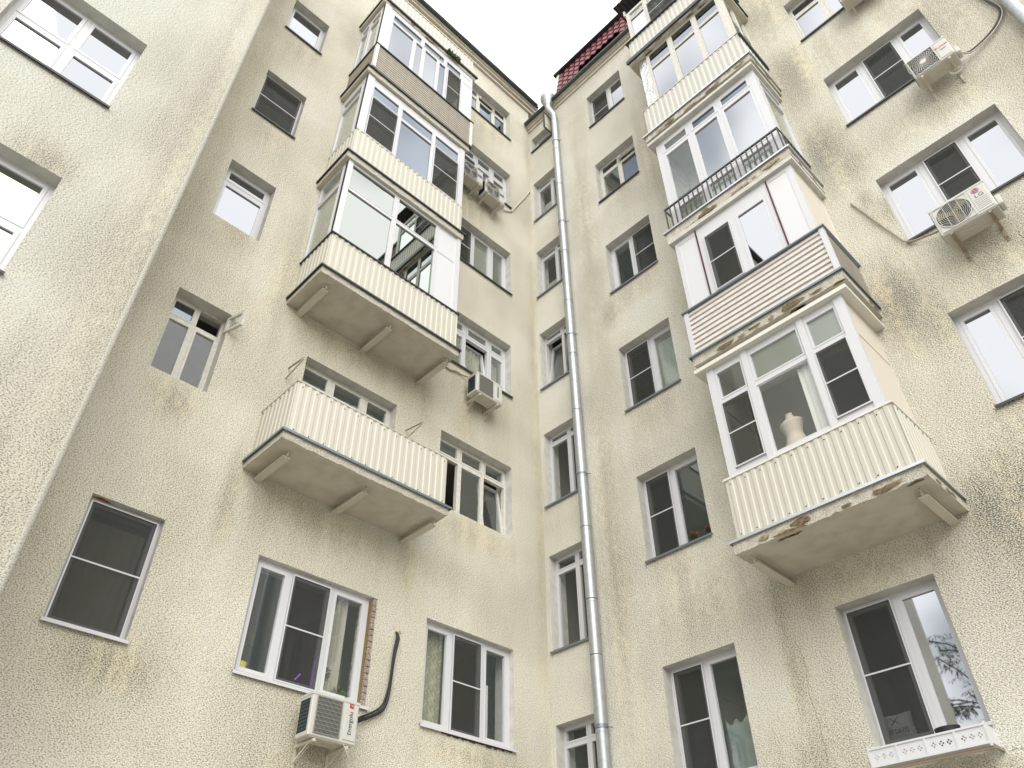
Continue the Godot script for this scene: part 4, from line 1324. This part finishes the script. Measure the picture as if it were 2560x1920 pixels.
func right_balconies(o: Node3D) -> void:
	var s0 := -4.37
	var s1 := -1.89
	# lowest: white glazing over a cream corrugated parapet, crumbling slab
	var b := holder(o, "balcony", "lowest glazed balcony with white frames and crumbling slab edge")
	slab(b, s0, s1, 1.11, 4.93, 0.165, true, M.flash_bright)
	parapet_corrugated(b, -4.31, -1.96, 1.06, 4.95, 5.85, M.corrugated)
	cap_rail(b, -4.31, -1.96, 1.06, 5.852, 0.02, M.pvc_old, 0.03)
	for s in [-4.24, -2.08]: bracket(b, s, 4.775, 0.87)
	var cells := [[-4.10, -3.645, 5.99, 7.10, "n"], [-4.10, -3.645, 7.18, 7.70, "g"], [-3.525, -2.735, 5.95, 7.10, "f"], [-3.525, -2.735, 7.18, 7.70, "d"], [-2.615, -2.155, 5.99, 7.10, "n"], [-2.615, -2.155, 7.18, 7.70, "d"]]
	glaze(b, front_side(1.04), -4.22, -2.03, 5.885, 7.80, cells, M.pvc, 0.026)
	glaze(b, right_side(-2.03), -0.98, 0.0, 5.885, 7.80, grid([-0.96, -0.02], [5.9, 7.16, 7.79], [["b", "b"]], 0.018), M.beige_panel, 0.02)
	glaze(b, left_side(-4.22), 0.0, 0.98, 5.885, 7.80, grid([0.02, 0.96], [5.9, 7.16, 7.79], [["b", "b"]], 0.018), M.beige_panel, 0.02)
	var g := Geo.new()
	pieces(b, "post", [[-3.635, -3.535, 5.885, 7.80, 1.041, 1.062], [-2.725, -2.625, 5.885, 7.80, 1.041, 1.062], [-4.23, -4.11, 5.885, 7.80, 0.98, 1.064], [-2.15, -2.02, 5.885, 7.80, 0.98, 1.064]], M.pvc)
	g = Geo.new()
	g.box(-4.2, -2.06, 5.0, 7.79, 0.02, 0.03)  # added dark sheet, so the space behind the glazing reads as dim
	part(b, "added_dark_sheet", g, M.dark_sheet)
	curtain(b, Transform3D(), -2.95, -2.76, 5.95, 7.1, 0.93, M.curtain_white, 0.012)
	g = Geo.new()
	g.box(-4.38, -1.9, 7.80, 7.865, 0.0, 1.14)
	part(b, "cornice_board", g, M.pvc_old)
	# white panels over light siding
	b = holder(o, "balcony_001", "glazed balcony with white panels and pale siding boards")
	slab(b, s0 - 0.01, s1 + 0.02, 1.11, 8.16, 0.17, true, M.flash_grey)
	parapet_siding(b, -4.33, -1.91, 1.09, 8.18, 9.09, 9, M.siding_light, M.pvc)
	cap_rail(b, -4.33, -1.91, 1.09, 9.095, 0.06, M.flash_grey)
	cells = [[-4.21, -3.875, 9.23, 10.79, "w"], [-3.72, -3.215, 9.24, 10.56, "n"], [-3.10, -2.52, 9.20, 10.58, "m"], [-2.40, -2.075, 9.2, 10.80, "w"]]
	glaze(b, front_side(1.03), -4.29, -1.98, 9.115, 10.90, cells, M.pvc, 0.05)
	g = Geo.new()
	pieces(b, "dark_strip", [[-3.862, -3.838, 9.115, 10.87, 1.03, 1.045], [-2.452, -2.428, 9.115, 10.87, 1.03, 1.045]], M.dark_strip)
	glaze(b, right_side(-1.98), -0.97, 0.0, 9.115, 10.90, grid([-0.95, -0.02], [9.13, 10.88], [["b"]], 0.018), M.pvc_old, 0.02)
	glaze(b, left_side(-4.29), 0.0, 0.97, 9.115, 10.90, grid([0.02, 0.95], [9.13, 10.88], [["b"]], 0.018), M.pvc_old, 0.02)
	g = Geo.new()
	g.box(-4.37, -1.9, 10.90, 11.0, 0.0, 1.10)
	part(b, "cornice_board", g, M.plaster)
	# tall white glazing behind a barred railing
	b = holder(o, "balcony_002", "balcony with tall white glazing behind a dark barred railing")
	slab(b, s0, s1, 1.11, 11.20, 0.19, true, M.flash_bright)
	cells = grid([-4.14, -3.46, -2.79, -2.06], [11.25, 11.88, 13.58, 13.96], [["d", "g", "g"], ["d", "m", "s"], ["d", "m", "s"]], 0.03)
	glaze(b, front_side(0.99), -4.25, -1.96, 11.21, 14.04, cells, M.pvc, 0.05)
	glaze(b, right_side(-1.96), -0.93, 0.0, 11.21, 14.04, grid([-0.9, -0.02], [11.3, 13.6, 13.96], [["d", "d"]]), M.pvc, 0.03)
	glaze(b, left_side(-4.25), 0.0, 0.93, 11.21, 14.04, grid([0.02, 0.9], [11.3, 13.6, 13.96], [["d", "d"]]), M.pvc, 0.03)
	g = Geo.new()
	g.box(-4.14, -2.06, 11.25, 11.85, 0.86, 0.88)
	part(b, "backing_panel", g, M.curtain_blue)
	g = Geo.new()
	g.box(-4.36, -1.9, 14.04, 14.12, 0.0, 1.10)
	part(b, "cornice_board", g, M.plaster)
	var rail := holder(b, "railing")
	g = Geo.new()
	g.box(-4.31, -1.92, 11.82, 11.85, 1.085, 1.115)
	g.box(-4.31, -1.92, 11.25, 11.27, 1.09, 1.11)
	for s in [-4.31, -1.94]:
		g.box(s, s + 0.02, 11.82, 11.85, 0.0, 1.085)
		g.box(s, s + 0.02, 11.25, 11.27, 0.0, 1.085)
	part(b, "hand_rail", g, M.flash_dark)
	rail.free()
	for k in 24:
		g = Geo.new()
		var s := -4.29 + 2.35 * k / 23.0
		g.box(s - 0.011, s + 0.011, 11.21, 11.82, 1.09, 1.112)
		part(b, "baluster", g, M.steel_dark if M.has("steel_dark") else std("steel_dark", lin(0.06, 0.052, 0.05), 0.6))
	for k in 9:
		g = Geo.new()
		var d := 0.08 + 0.96 * k / 9.0
		g.box(-1.941, -1.921, 11.21, 11.82, d - 0.011, d + 0.011)
		part(b, "baluster", g, M.steel_dark)
	# old wooden glazing over pale corrugated parapet
	b = holder(o, "balcony_003", "glazed balcony in old white wood with a sheet-metal corner panel")
	slab(b, s0, s1 + 0.02, 1.11, 14.38, 0.17, true, M.flash_bright)
	parapet_corrugated(b, -4.3, -1.93, 1.06, 14.40, 15.36, M.corrugated_white)
	cap_rail(b, -4.3, -1.93, 1.06, 15.365, 0.02, M.pvc_old, 0.015)
	g = Geo.new()
	g.box(-1.92, -1.88, 15.26, 15.40, 0.0, 1.10)
	part(b, "side_flashing", g, M.flash_dark)
	cells = [[-3.93, -3.375, 15.44, 16.80, "m"], [-3.93, -3.375, 16.87, 17.42, "s"], [-3.295, -2.725, 15.44, 16.80, "m"], [-3.295, -2.725, 16.87, 17.42, "s"], [-2.645, -2.10, 15.44, 16.80, "m"], [-2.645, -2.10, 16.87, 17.42, "s"]]
	glaze(b, front_side(1.0), -3.98, -1.99, 15.38, 17.46, cells, M.wood_white, 0.02)
	glaze(b, right_side(-1.99), -0.94, 0.0, 15.38, 17.46, grid([-0.90, -0.46, -0.02], [15.42, 16.5, 17.42], [["g", "g"], ["d", "g"]]), M.wood_white, 0.02)
	glaze(b, left_side(-4.2), 0.0, 0.94, 15.38, 17.46, grid([0.02, 0.90], [15.42, 16.5, 17.42], [["d", "d"]]), M.wood_white, 0.02)
	g = Geo.new()
	var f := FastNoiseLite.new()
	f.seed = 3
	f.frequency = 2.0
	for j in 16:
		for i in 3:
			var p := func(a, c): return Vector3(-4.2 + 0.075 * a, 15.38 + 0.13 * c, 0.995 + 0.02 * f.get_noise_2d(a * 0.3, c * 0.5))
			g.quad(p.call(i, j), p.call(i + 1, j), p.call(i + 1, j + 1), p.call(i, j + 1))
	part(b, "metal_panel", g, M.galvanised_sheet)
	# top, under a dark corrugated roof
	b = holder(o, "balcony_004", "topmost glazed balcony under a dark corrugated sheet roof")
	slab(b, s0 - 0.02, s1 + 0.03, 1.11, 17.62, 0.17, true, M.flash_dark)
	g = Geo.new()
	g.box(-4.42, -1.84, 17.50, 17.60, 1.115, 1.155)
	part(b, "drip_board", g, M.flash_dark)
	parapet_corrugated(b, -4.3, -1.93, 1.07, 17.64, 18.43, M.corrugated_white)
	cap_rail(b, -4.3, -1.93, 1.07, 18.435, 0.06, M.flash_dark)
	cells = [[-4.16, -3.71, 18.56, 19.60, "m"], [-4.16, -3.71, 19.66, 19.95, "g"], [-3.64, -2.95, 18.56, 19.60, "n"], [-3.64, -2.95, 19.66, 19.95, "g"], [-2.88, -2.1, 18.56, 19.60, "m"], [-2.88, -2.1, 19.66, 19.95, "g"]]
	glaze(b, front_side(1.0), -4.24, -1.98, 18.46, 20.05, cells, M.wood_white, 0.02)
	glaze(b, left_side(-4.24), 0.0, 0.94, 18.46, 20.05, grid([0.02, 0.9], [18.5, 19.62, 20.0], [["g", "g"]]), M.wood_white, 0.02)
	glaze(b, right_side(-1.98), -0.94, 0.0, 18.46, 20.05, grid([-0.9, -0.02], [18.5, 19.62, 20.0], [["d", "d"]]), M.wood_white, 0.02)
	g = Geo.new()
	g.xf = Transform3D(Basis(Vector3.RIGHT, 0.20), Vector3(0, 20.72, 0.0))
	for k in 46:
		var x := -4.46 + k * 0.058
		var h0 := 0.012 * (1 if k % 2 else -1)
		g.quad(Vector3(x, h0, 1.22), Vector3(x + 0.058, -h0, 1.22), Vector3(x + 0.058, -h0, -0.1), Vector3(x, h0, -0.1))
		g.quad(Vector3(x, h0 - 0.004, -0.1), Vector3(x + 0.058, -h0 - 0.004, -0.1), Vector3(x + 0.058, -h0 - 0.004, 1.22), Vector3(x, h0 - 0.004, 1.22))
	part(b, "sheet_roof", g, M.roof_dark)
	g = Geo.new()
	for s in [-4.3, -3.6, -2.8]: pieces(b, "rafter", [[s, s + 0.05, 20.05, 20.30, 0.1, 1.0]], M.wood_white)

func pipes_and_cables() -> void:
	# downpipe in the inner corner
	var o := thing("downpipe", "galvanised downpipe with funnel running down the inner corner", "drainpipe", c_at(-7.57, GROUND, 0.13))
	var at := func(y): return Vector3(0, y - GROUND, 0)
	var seams := [-1.5, 0.4, 2.0, 3.57, 4.65, 5.57, 6.9, 8.0, 9.5, 11.0, 12.6, 14.3, 15.46, 17.0, 18.6, 20.15]
	var g := Geo.new()
	for i in seams.size() - 1:
		g = Geo.new()
		g.tube([at.call(seams[i]), at.call(seams[i + 1] - 0.01)], 0.097 if i % 2 else 0.095, 20)
		part(o, "pipe_length", g, M.galvanised)
	for i in range(1, seams.size()):
		g = Geo.new()
		g.tube([at.call(seams[i] - 0.06), at.call(seams[i] - 0.04)], 0.0995, 20)
		g.tube([at.call(seams[i] + 0.0), at.call(seams[i] + 0.012)], 0.0995, 20)
		part(o, "seam", g, M.galvanised)
	g = Geo.new()
	g.tube([at.call(20.14), at.call(20.36), Vector3(-0.03, 20.5 - GROUND, 0.03), Vector3(-0.08, 20.66 - GROUND, 0.08), Vector3(-0.11, 20.80 - GROUND, 0.10), Vector3(-0.115, 20.98 - GROUND, 0.10)], 0.095, 20)
	part(o, "elbow", g, M.galvanised)
	g = Geo.new()
	g.lathe([Vector2(0.10, 20.93), Vector2(0.12, 21.0), Vector2(0.21, 21.26), Vector2(0.215, 21.28), Vector2(0.215, 21.40), Vector2(0.205, 21.40)], Vector3(-0.115, -GROUND, 0.10), 28)
	part(o, "funnel", g, M.galvanised)
	for y in [3.6, 8.0, 11.55, 15.4, 19.0]:
		g = Geo.new()
		g.tube([at.call(y - 0.02), at.call(y + 0.02)], 0.103, 20)
		g.box(-0.008, 0.008, y - GROUND - 0.015, y - GROUND + 0.015, -0.13, -0.1)
		g.tube([Vector3(0.10, y - GROUND - 0.02, 0.0), Vector3(0.19, y - GROUND - 0.05, -0.02)], 0.008, 5)
		part(o, "pipe_clamp", g, M.flash_grey)
	o = thing("downpipe", "second galvanised downpipe beyond the windows with air conditioners", "drainpipe", c_at(1.66, GROUND, 0.13))
	g = Geo.new()
	g.tube([Vector3.ZERO, Vector3(0, 22.6, 0)], 0.095, 20)
	part(o, "pipe_length", g, M.galvanised)
	var C := func(s, y, d): return c_at(s, y, d).origin
	var B := func(s, y, d): return b_at(s, y, d).origin
	cable("dirty pale hose from the lowest right air conditioner along the wall", "hose", [C.call(-1.6, 10.40, 0.02), C.call(-1.48, 10.03, 0.03), C.call(-1.42, 9.82, 0.03), C.call(-1.28, 9.38, 0.03), C.call(-1.16, 9.03, 0.04), C.call(-1.06, 8.95, 0.05), C.call(-0.72, 8.82, 0.09)], 0.016, M.hose_dirty)
	cable("dark cable looping from the upper right air conditioner to the far downpipe", "cable", [C.call(0.72, 11.92, 0.16), C.call(0.84, 11.83, 0.10), C.call(1.09, 11.90, 0.06), C.call(1.34, 12.05, 0.05), C.call(1.49, 12.25, 0.05), C.call(1.51, 12.47, 0.05), C.call(1.46, 12.8, 0.05), C.call(1.40, 13.6, 0.05)], 0.017, M.cable_dark)
	cable("pale cable looping beside the dark one to the far downpipe", "cable", [C.call(0.72, 11.89, 0.17), C.call(0.86, 11.78, 0.11), C.call(1.12, 11.86, 0.07), C.call(1.38, 12.03, 0.05), C.call(1.53, 12.25, 0.05), C.call(1.54, 12.47, 0.05), C.call(1.5, 12.8, 0.05), C.call(1.44, 13.6, 0.05)], 0.013, M.cable_white)
	cable("thick black insulated hoses rising from the lowest air conditioner", "hose", [B.call(5.42, 3.02, 0.25), B.call(5.70, 3.18, 0.07), B.call(6.04, 3.38, 0.04), B.call(6.13, 3.59, 0.04), B.call(6.15, 3.87, 0.04), B.call(6.17, 4.15, 0.04), B.call(6.21, 4.42, 0.04), B.call(6.20, 4.52, -0.03)], 0.022, M.rubber)
	cable("thin black hose beside the thick one under the brick jamb", "hose", [B.call(5.42, 3.05, 0.26), B.call(5.70, 3.22, 0.08), B.call(6.01, 3.41, 0.04), B.call(6.10, 3.62, 0.05), B.call(6.13, 3.90, 0.06), B.call(6.15, 4.2, 0.05), B.call(6.185, 4.45, 0.04), B.call(6.19, 4.53, -0.03)], 0.013, M.rubber)
	cable("pale drain hose hanging below the lowest air conditioner", "hose", [B.call(5.30, 2.76, 0.40), B.call(5.38, 2.66, 0.40), B.call(5.44, 2.56, 0.36), B.call(5.46, 2.48, 0.33)], 0.008, M.cable_white)
	cable("thin grey cable from the paired air conditioners to the corner", "cable", [B.call(7.95, 16.00, 0.14), B.call(8.2, 16.12, 0.04), B.call(8.50, 16.32, 0.02), B.call(8.62, 16.55, 0.02), B.call(8.83, 17.0, 0.02), B.call(9.04, 17.45, 0.02), B.call(9.22, 17.88, 0.02), B.call(9.25, 17.84, 0.02)], 0.016, M.cable_white)
	cable("brown cable from the balcony slab to the small air conditioner", "cable", [B.call(6.62, 9.92, 0.02), B.call(6.8, 9.86, 0.02), B.call(7.0, 9.9, 0.03), B.call(7.13, 9.90, 0.03), B.call(7.32, 9.88, 0.10)], 0.015, M.steel_rust)
	cable("white drain spout under the upper right air conditioner", "hose", [C.call(0.50, 11.52, 0.22), C.call(0.53, 11.46, 0.2), C.call(0.60, 11.42, 0.2), C.call(0.68, 11.45, 0.2)], 0.014, M.cable_white)

func conditioners() -> void:
	# lowest on the left wing
	var o := air_conditioner(b_at(4.80, 2.76, 0.14), "air conditioner with square wire grille and red-marked sideways lettering", 0.66, 0.49, 0.28, "wire")
	text(o, "lettering", "Energolu", 0.068, M.ink_dark, Vector3(0.545, 0.235, 0.29), PI / 2)
	var g := Geo.new()
	g.box(0.515, 0.572, 0.405, 0.455, 0.288, 0.291)
	part(o, "letter_block", g, M.ink_red)
	text(o, "lettering", "x", 0.055, M.ac_white, Vector3(0.545, 0.432, 0.292), PI / 2)
	# small one under the tilted window
	o = air_conditioner(b_at(7.20, 9.33, 0.13), "small air conditioner with wire grille below the tilted open window", 0.66, 0.47, 0.27, "label")
	text(o, "lettering", "HYUNDAI", 0.062, M.ink_dark, Vector3(0.54, 0.25, 0.28), -PI / 2)
	# the pair
	for k in 2:
		o = air_conditioner(b_at(6.56 + 0.73 * k, 15.72 - 0.08 * k, 0.13), ["paired air conditioner with blue bars, the one beside the balcony", "paired air conditioner with blue bars, the one nearer the corner"][k], 0.63, 0.52, 0.28, "round")
		g = Geo.new()
		pieces(o, "blue_bar", [[0.46, 0.59, 0.30, 0.335, 0.288, 0.291], [0.46, 0.59, 0.245, 0.28, 0.288, 0.291]], M.ink_blue)
	# right wing, with the round emblem
	o = air_conditioner(c_at(-0.69, 8.37, 0.14), "air conditioner with round magenta emblem and pale fan blade behind grille", 0.74, 0.53, 0.30, "scroll")
	g = Geo.new()
	disc(g, Vector3(0.605, 0.42, 0), 0.05, 0.306, 0.310)
	part(o, "emblem", g, M.ink_magenta)
	g = Geo.new()
	hoop(g, Vector3(0.605, 0.42, 0), 0.042, 0.005, 0.309, 0.313)
	g.box(0.600, 0.606, 0.398, 0.44, 0.309, 0.3125)
	g.box(0.600, 0.622, 0.398, 0.404, 0.309, 0.3128)
	g.box(0.625, 0.647, 0.420, 0.426, 0.309, 0.3131)
	g.box(0.582, 0.592, 0.430, 0.440, 0.309, 0.3131)
	part(o, "emblem_lines", g, M.ac_white)
	text(o, "lettering", "LG", 0.085, M.ink_dark, Vector3(0.62, 0.318, 0.309), 0.0, "Droid Sans", 1.2)
	g = Geo.new()
	for k in 6: g.box(0.535, 0.70, 0.08 + 0.034 * k, 0.084 + 0.034 * k, 0.307, 0.3095)
	part(o, "louvre_line", g, M.ac_dark, "", "stuff")
	# right wing, with curved vanes
	o = air_conditioner(c_at(0.08, 11.62, 0.14), "air conditioner with curved white vanes and red lettering", 0.63, 0.49, 0.28, "vanes")
	text(o, "lettering", "FUNAI", 0.058, M.ink_red, Vector3(0.53, 0.31, 0.29), 0.0, "Droid Sans", 1.15)
	g = Geo.new()
	g.box(0.48, 0.575, 0.235, 0.242, 0.287, 0.290)
	g.box(0.49, 0.565, 0.218, 0.223, 0.287, 0.290)
	part(o, "print_line", g, M.ink_blue)
	# above, cut by the top of the view
	o = air_conditioner(c_at(-0.20, 14.92, 0.12), "dirty air conditioner under the highest window, seen from below", 0.74, 0.53, 0.28, "bottom")

func small_things() -> void:
	var g := Geo.new()
	# clothes-line arms beside the open balcony
	for k in 2:
		var s: float = [3.72, 5.99][k]
		var o := thing("clothesline_arm", ["triangular clothes-line arm beside the small windows, above the open balcony", "triangular clothes-line arm between the open balcony and the wooden window"][k], "clothes-line arm", b_at(s, 7.8, 0.0), "clothes-line arms above the open balcony")
		g = Geo.new()
		g.tube([Vector3(0, -0.03, 0.0), Vector3(0.0, 0.06, 0.48)], 0.014, 6)
		part(o, "strut", g, M.steel_paint)
		g = Geo.new()
		g.tube([Vector3(0, 0.16, 0.0), Vector3(0.0, 0.075, 0.48)], 0.013, 6)
		part(o, "arm", g, M.steel_rust)
		g = Geo.new()
		g.tube([Vector3(0, -0.04, 0.008), Vector3(0.0, 0.18, 0.008)], 0.012, 6)
		part(o, "wall_bar", g, M.steel_paint)
	# planter box below the lowest outer window
	var o := thing("planter_box", "white lattice planter box hung below a window sill", "planter", c_at(-3.14, 2.30, 0.0))
	var w := 0.615
	for k in 4:
		g = Geo.new()
		var a := -w + k * 0.3075 + 0.012
		var b := a + 0.2835
		var cuts := []
		for q in 3:
			for e in [[-0.018, 0.0], [0.018, 0.0], [0.0, 0.018], [0.0, -0.018]]:
				cuts.append(Vector2(a + 0.062 + q * 0.08 + e[0], 0.085 + e[1]))
		# panel with four-diamond cut-outs, laid as strips round the holes
		var xs := [a, b]
		var ys := [0.012, 0.165]
		for c in cuts:
			xs.append_array([c.x - 0.008, c.x + 0.008]); ys.append_array([c.y - 0.008, c.y + 0.008])
		xs.sort(); ys.sort()
		for i in xs.size() - 1:
			if xs[i + 1] - xs[i] < 0.0006: continue
			for j in ys.size() - 1:
				if ys[j + 1] - ys[j] < 0.0006: continue
				var p := Vector2((xs[i] + xs[i + 1]) / 2, (ys[j] + ys[j + 1]) / 2)
				if cuts.any(func(c): return absf(p.x - c.x) < 0.008 and absf(p.y - c.y) < 0.008): continue
				g.quad(Vector3(xs[i], ys[j], 0.25), Vector3(xs[i + 1], ys[j], 0.25), Vector3(xs[i + 1], ys[j + 1], 0.25), Vector3(xs[i], ys[j + 1], 0.25))
				g.quad(Vector3(xs[i + 1], ys[j], 0.246), Vector3(xs[i], ys[j], 0.246), Vector3(xs[i], ys[j + 1], 0.246), Vector3(xs[i + 1], ys[j + 1], 0.246))
		part(o, "lattice_panel", g, M.white_panel)
	g = Geo.new()
	for x in [-w, -0.3075, 0.0, 0.3075, w]: g.box(x - 0.012, x + 0.012, -0.005 if absf(x) < w else -0.03, 0.18 if absf(x) < w else 0.20, 0.238, 0.26)
	g.box(-w - 0.01, w + 0.01, 0.165, 0.185, 0.236, 0.262)
	g.box(-w - 0.01, w + 0.01, -0.008, 0.014, 0.236, 0.262)
	part(o, "box_frame", g, M.white_panel)
	g = Geo.new()
	pieces(o, "box_end", [[-w - 0.008, -w + 0.002, 0.0, 0.175, 0.0, 0.236], [w - 0.002, w + 0.008, 0.0, 0.175, 0.0, 0.236]], M.white_panel)
	g = Geo.new()
	g.box(-w, w, 0.0, 0.012, 0.02, 0.236)
	part(o, "box_floor", g, M.white_panel)
	g = Geo.new()
	g.box(-w - 0.02, w + 0.03, -0.05, -0.02, 0.20, 0.225)
	g.box(-w - 0.02, -w + 0.005, -0.05, -0.02, 0.0, 0.2)
	g.box(w + 0.005, w + 0.03, -0.05, -0.02, 0.0, 0.2)
	part(o, "support", g, M.steel_rust)
	o = thing("planter_tray", "black round tray standing in the white planter box", "tray", c_at(-2.92, 2.313, 0.13))
	g = Geo.new()
	g.lathe([Vector2(0.0, 0.0), Vector2(0.10, 0.0), Vector2(0.125, 0.19), Vector2(0.132, 0.235), Vector2(0.122, 0.235), Vector2(0.0, 0.20)], Vector3.ZERO, 24, 0.75)
	part(o, "bowl", g, M.rubber)
	# cushion behind the netted light of the same window
	o = thing("cushion", "pale printed cushion leaning behind the netted light above the planter", "cushion", c_at(-3.56, 2.62, -0.33))
	g = Geo.new()
	var nn := 14
	var q := func(i, j, sg):
		var u: float = 2.0 * i / nn - 1.0
		var v: float = 2.0 * j / nn - 1.0
		var pinch := 1.0 - 0.07 * (1 - absf(u) * absf(v))
		return Vector3(u * 0.17 * pinch, 0.17 + v * 0.15 * pinch, sg * 0.06 * pow(maxf(0.0, (1 - u * u) * (1 - v * v)), 0.4))
	for i in nn:
		for j in nn:
			g.quad(q.call(i, j, 1), q.call(i + 1, j, 1), q.call(i + 1, j + 1, 1), q.call(i, j + 1, 1))
			g.quad(q.call(i + 1, j, -1), q.call(i, j, -1), q.call(i, j + 1, -1), q.call(i + 1, j + 1, -1))
	part(o, "cover", g, M.cushion_cloth)
	text(o, "lettering", "MP DAVID", 0.075, M.ink_dark, Vector3(-0.01, 0.12, 0.063), 0.0, "Droid Sans", 0.75)
	g = Geo.new()
	for e in [-1.0, 1.0]: g.tube([Vector3(-0.05 * e - 0.02, 0.19, 0.06), Vector3(0.05 * e - 0.02, 0.27, 0.055)], 0.004, 4)
	part(o, "crossed_mark", g, M.ink_dark)
	# dress form in the lowest glazed balcony
	o = thing("dress_form", "cream dress form standing behind the glass of the lowest glazed balcony", "mannequin", c_at(-3.33, 5.05, 0.72))
	g = Geo.new()
	g.lathe([Vector2(0.02, 0.0), Vector2(0.02, 0.70)], Vector3.ZERO, 10)
	g.lathe([Vector2(0.15, 0.0), Vector2(0.15, 0.02), Vector2(0.0, 0.03)], Vector3.ZERO, 20)
	part(o, "stand", g, M.twig)
	g = Geo.new()
	g.lathe([Vector2(0.0, 0.88), Vector2(0.17, 0.90), Vector2(0.18, 1.0), Vector2(0.165, 1.10), Vector2(0.128, 1.21), Vector2(0.125, 1.26), Vector2(0.15, 1.36), Vector2(0.172, 1.43), Vector2(0.165, 1.455), Vector2(0.12, 1.49), Vector2(0.07, 1.52), Vector2(0.052, 1.56), Vector2(0.05, 1.60), Vector2(0.0, 1.605)], Vector3.ZERO, 28, 0.55)
	part(o, "torso", g, M.mannequin_cloth)
	# flowers on the ledge of a window in the single column
	o = thing("flower_pots", "small red flowers in wire pots on the grey window ledge", "flowers", c_at(-5.5, 5.90, -0.06))
	for k in 2:
		var x: float = [-0.10, 0.18][k]
		g = Geo.new()
		for y in [0.01, 0.04, 0.07, 0.09]: 
			var path := []
			for e in 13: path.append(Vector3(x + cos(TAU * e / 12.0) * 0.055, y, sin(TAU * e / 12.0) * 0.035))
			g.tube(path, 0.005, 4, false)
		part(o, "wire_pot", g, M.twig, "", "stuff")
		g = Geo.new()
		tuft(g, Vector3(x, 0.08, 0), 26, 0.10, 0.014)
		part(o, "foliage", g, M.leaf)
		g = Geo.new()
		tuft(g, Vector3(x, 0.12, 0), 40, 0.09, 0.016)
		part(o, "blossoms", g, M.petal)
	# on the sill of the three-light window with the brick jamb
	o = thing("flower_pot", "yellow flower pot inside the corner of the window with brick jamb", "flower pot", b_at(4.09, 3.42, -0.20))
	g = Geo.new()
	g.lathe([Vector2(0.0, 0.0), Vector2(0.065, 0.0), Vector2(0.085, 0.13), Vector2(0.092, 0.15), Vector2(0.08, 0.15), Vector2(0.0, 0.12)], Vector3.ZERO, 24)
	part(o, "pot", g, M.pot_yellow)
	o = thing("potted_plant", "plant in terracotta pot behind the pane above the air conditioner", "potted plant", b_at(5.27, 3.42, -0.22))
	g = Geo.new()
	g.lathe([Vector2(0.0, 0.0), Vector2(0.05, 0.0), Vector2(0.068, 0.10), Vector2(0.07, 0.115), Vector2(0.06, 0.115), Vector2(0.0, 0.10)], Vector3.ZERO, 20)
	part(o, "pot", g, M.pot_terracotta)
	g = Geo.new()
	for k in 6: tuft(g, Vector3(rng.randf_range(-0.05, 0.05), 0.1 + 0.05 * k, 0), 12, 0.10, 0.03)
	part(o, "foliage", g, M.leaf)
	o = thing("potted_fern", "fern with arching fronds behind the pane above the air conditioner", "potted plant", b_at(5.50, 3.42, -0.22))
	g = Geo.new()
	g.lathe([Vector2(0.0, 0.0), Vector2(0.045, 0.0), Vector2(0.06, 0.06), Vector2(0.0, 0.06)], Vector3.ZERO, 20)
	part(o, "pot", g, M.rubber)
	g = Geo.new()
	tuft(g, Vector3(0, 0.06, 0), 40, 0.24, 0.012)
	part(o, "fronds", g, M.leaf_dark)
	# two violet grow lamps on the same sill
	for k in 2:
		o = thing("grow_lamp", ["thin violet glowing lamp tube by the left mullion of the window with brick jamb", "thin violet glowing lamp tube behind the net of the window with brick jamb"][k], "lamp", b_at([4.44, 4.86][k], 3.56, -0.21), "grow lamps on the sill")
		g = Geo.new()
		var slant: Vector3 = [Vector3(0.07, -0.10, 0.0), Vector3(0.07, 0.09, 0.0)][k]
		g.tube([Vector3.ZERO, slant], 0.008, 8)
		part(o, "lamp_tube", g, M.violet_glow)
		var li := OmniLight3D.new()
		li.name = "lamp_light"
		li.light_color = Color(0.75, 0.35, 1.0)
		li.light_energy = 0.012
		li.light_size = 0.006
		li.omni_range = 6.0
		li.omni_attenuation = 2.0
		li.shadow_enabled = true
		li.position = slant * 0.5
		o.add_child(li)
	# weeds rooted in the top slab of the left wing
	o = thing("weeds", "green weeds growing from the slab edge of the topmost open balcony", "weeds", b_at(5.52, 18.93, 1.03))
	g = Geo.new()
	for k in 40: tuft(g, Vector3(rng.randf_range(-0.2, 0.2), rng.randf_range(-0.06, 0.08), rng.randf_range(0.0, 0.05)), 5, 0.07, 0.014)
	part(o, "foliage", g, M.leaf)
	# trees of the yard, seen mirrored in the lowest outer pane
	tree(Vector3(-10.6, GROUND, -7.9), 12.6, "leafy tree by the end of the far-left bay")
	tree(Vector3(-12.0, GROUND, -9.9), 11.6, "taller leafy tree beyond the end of the bay")
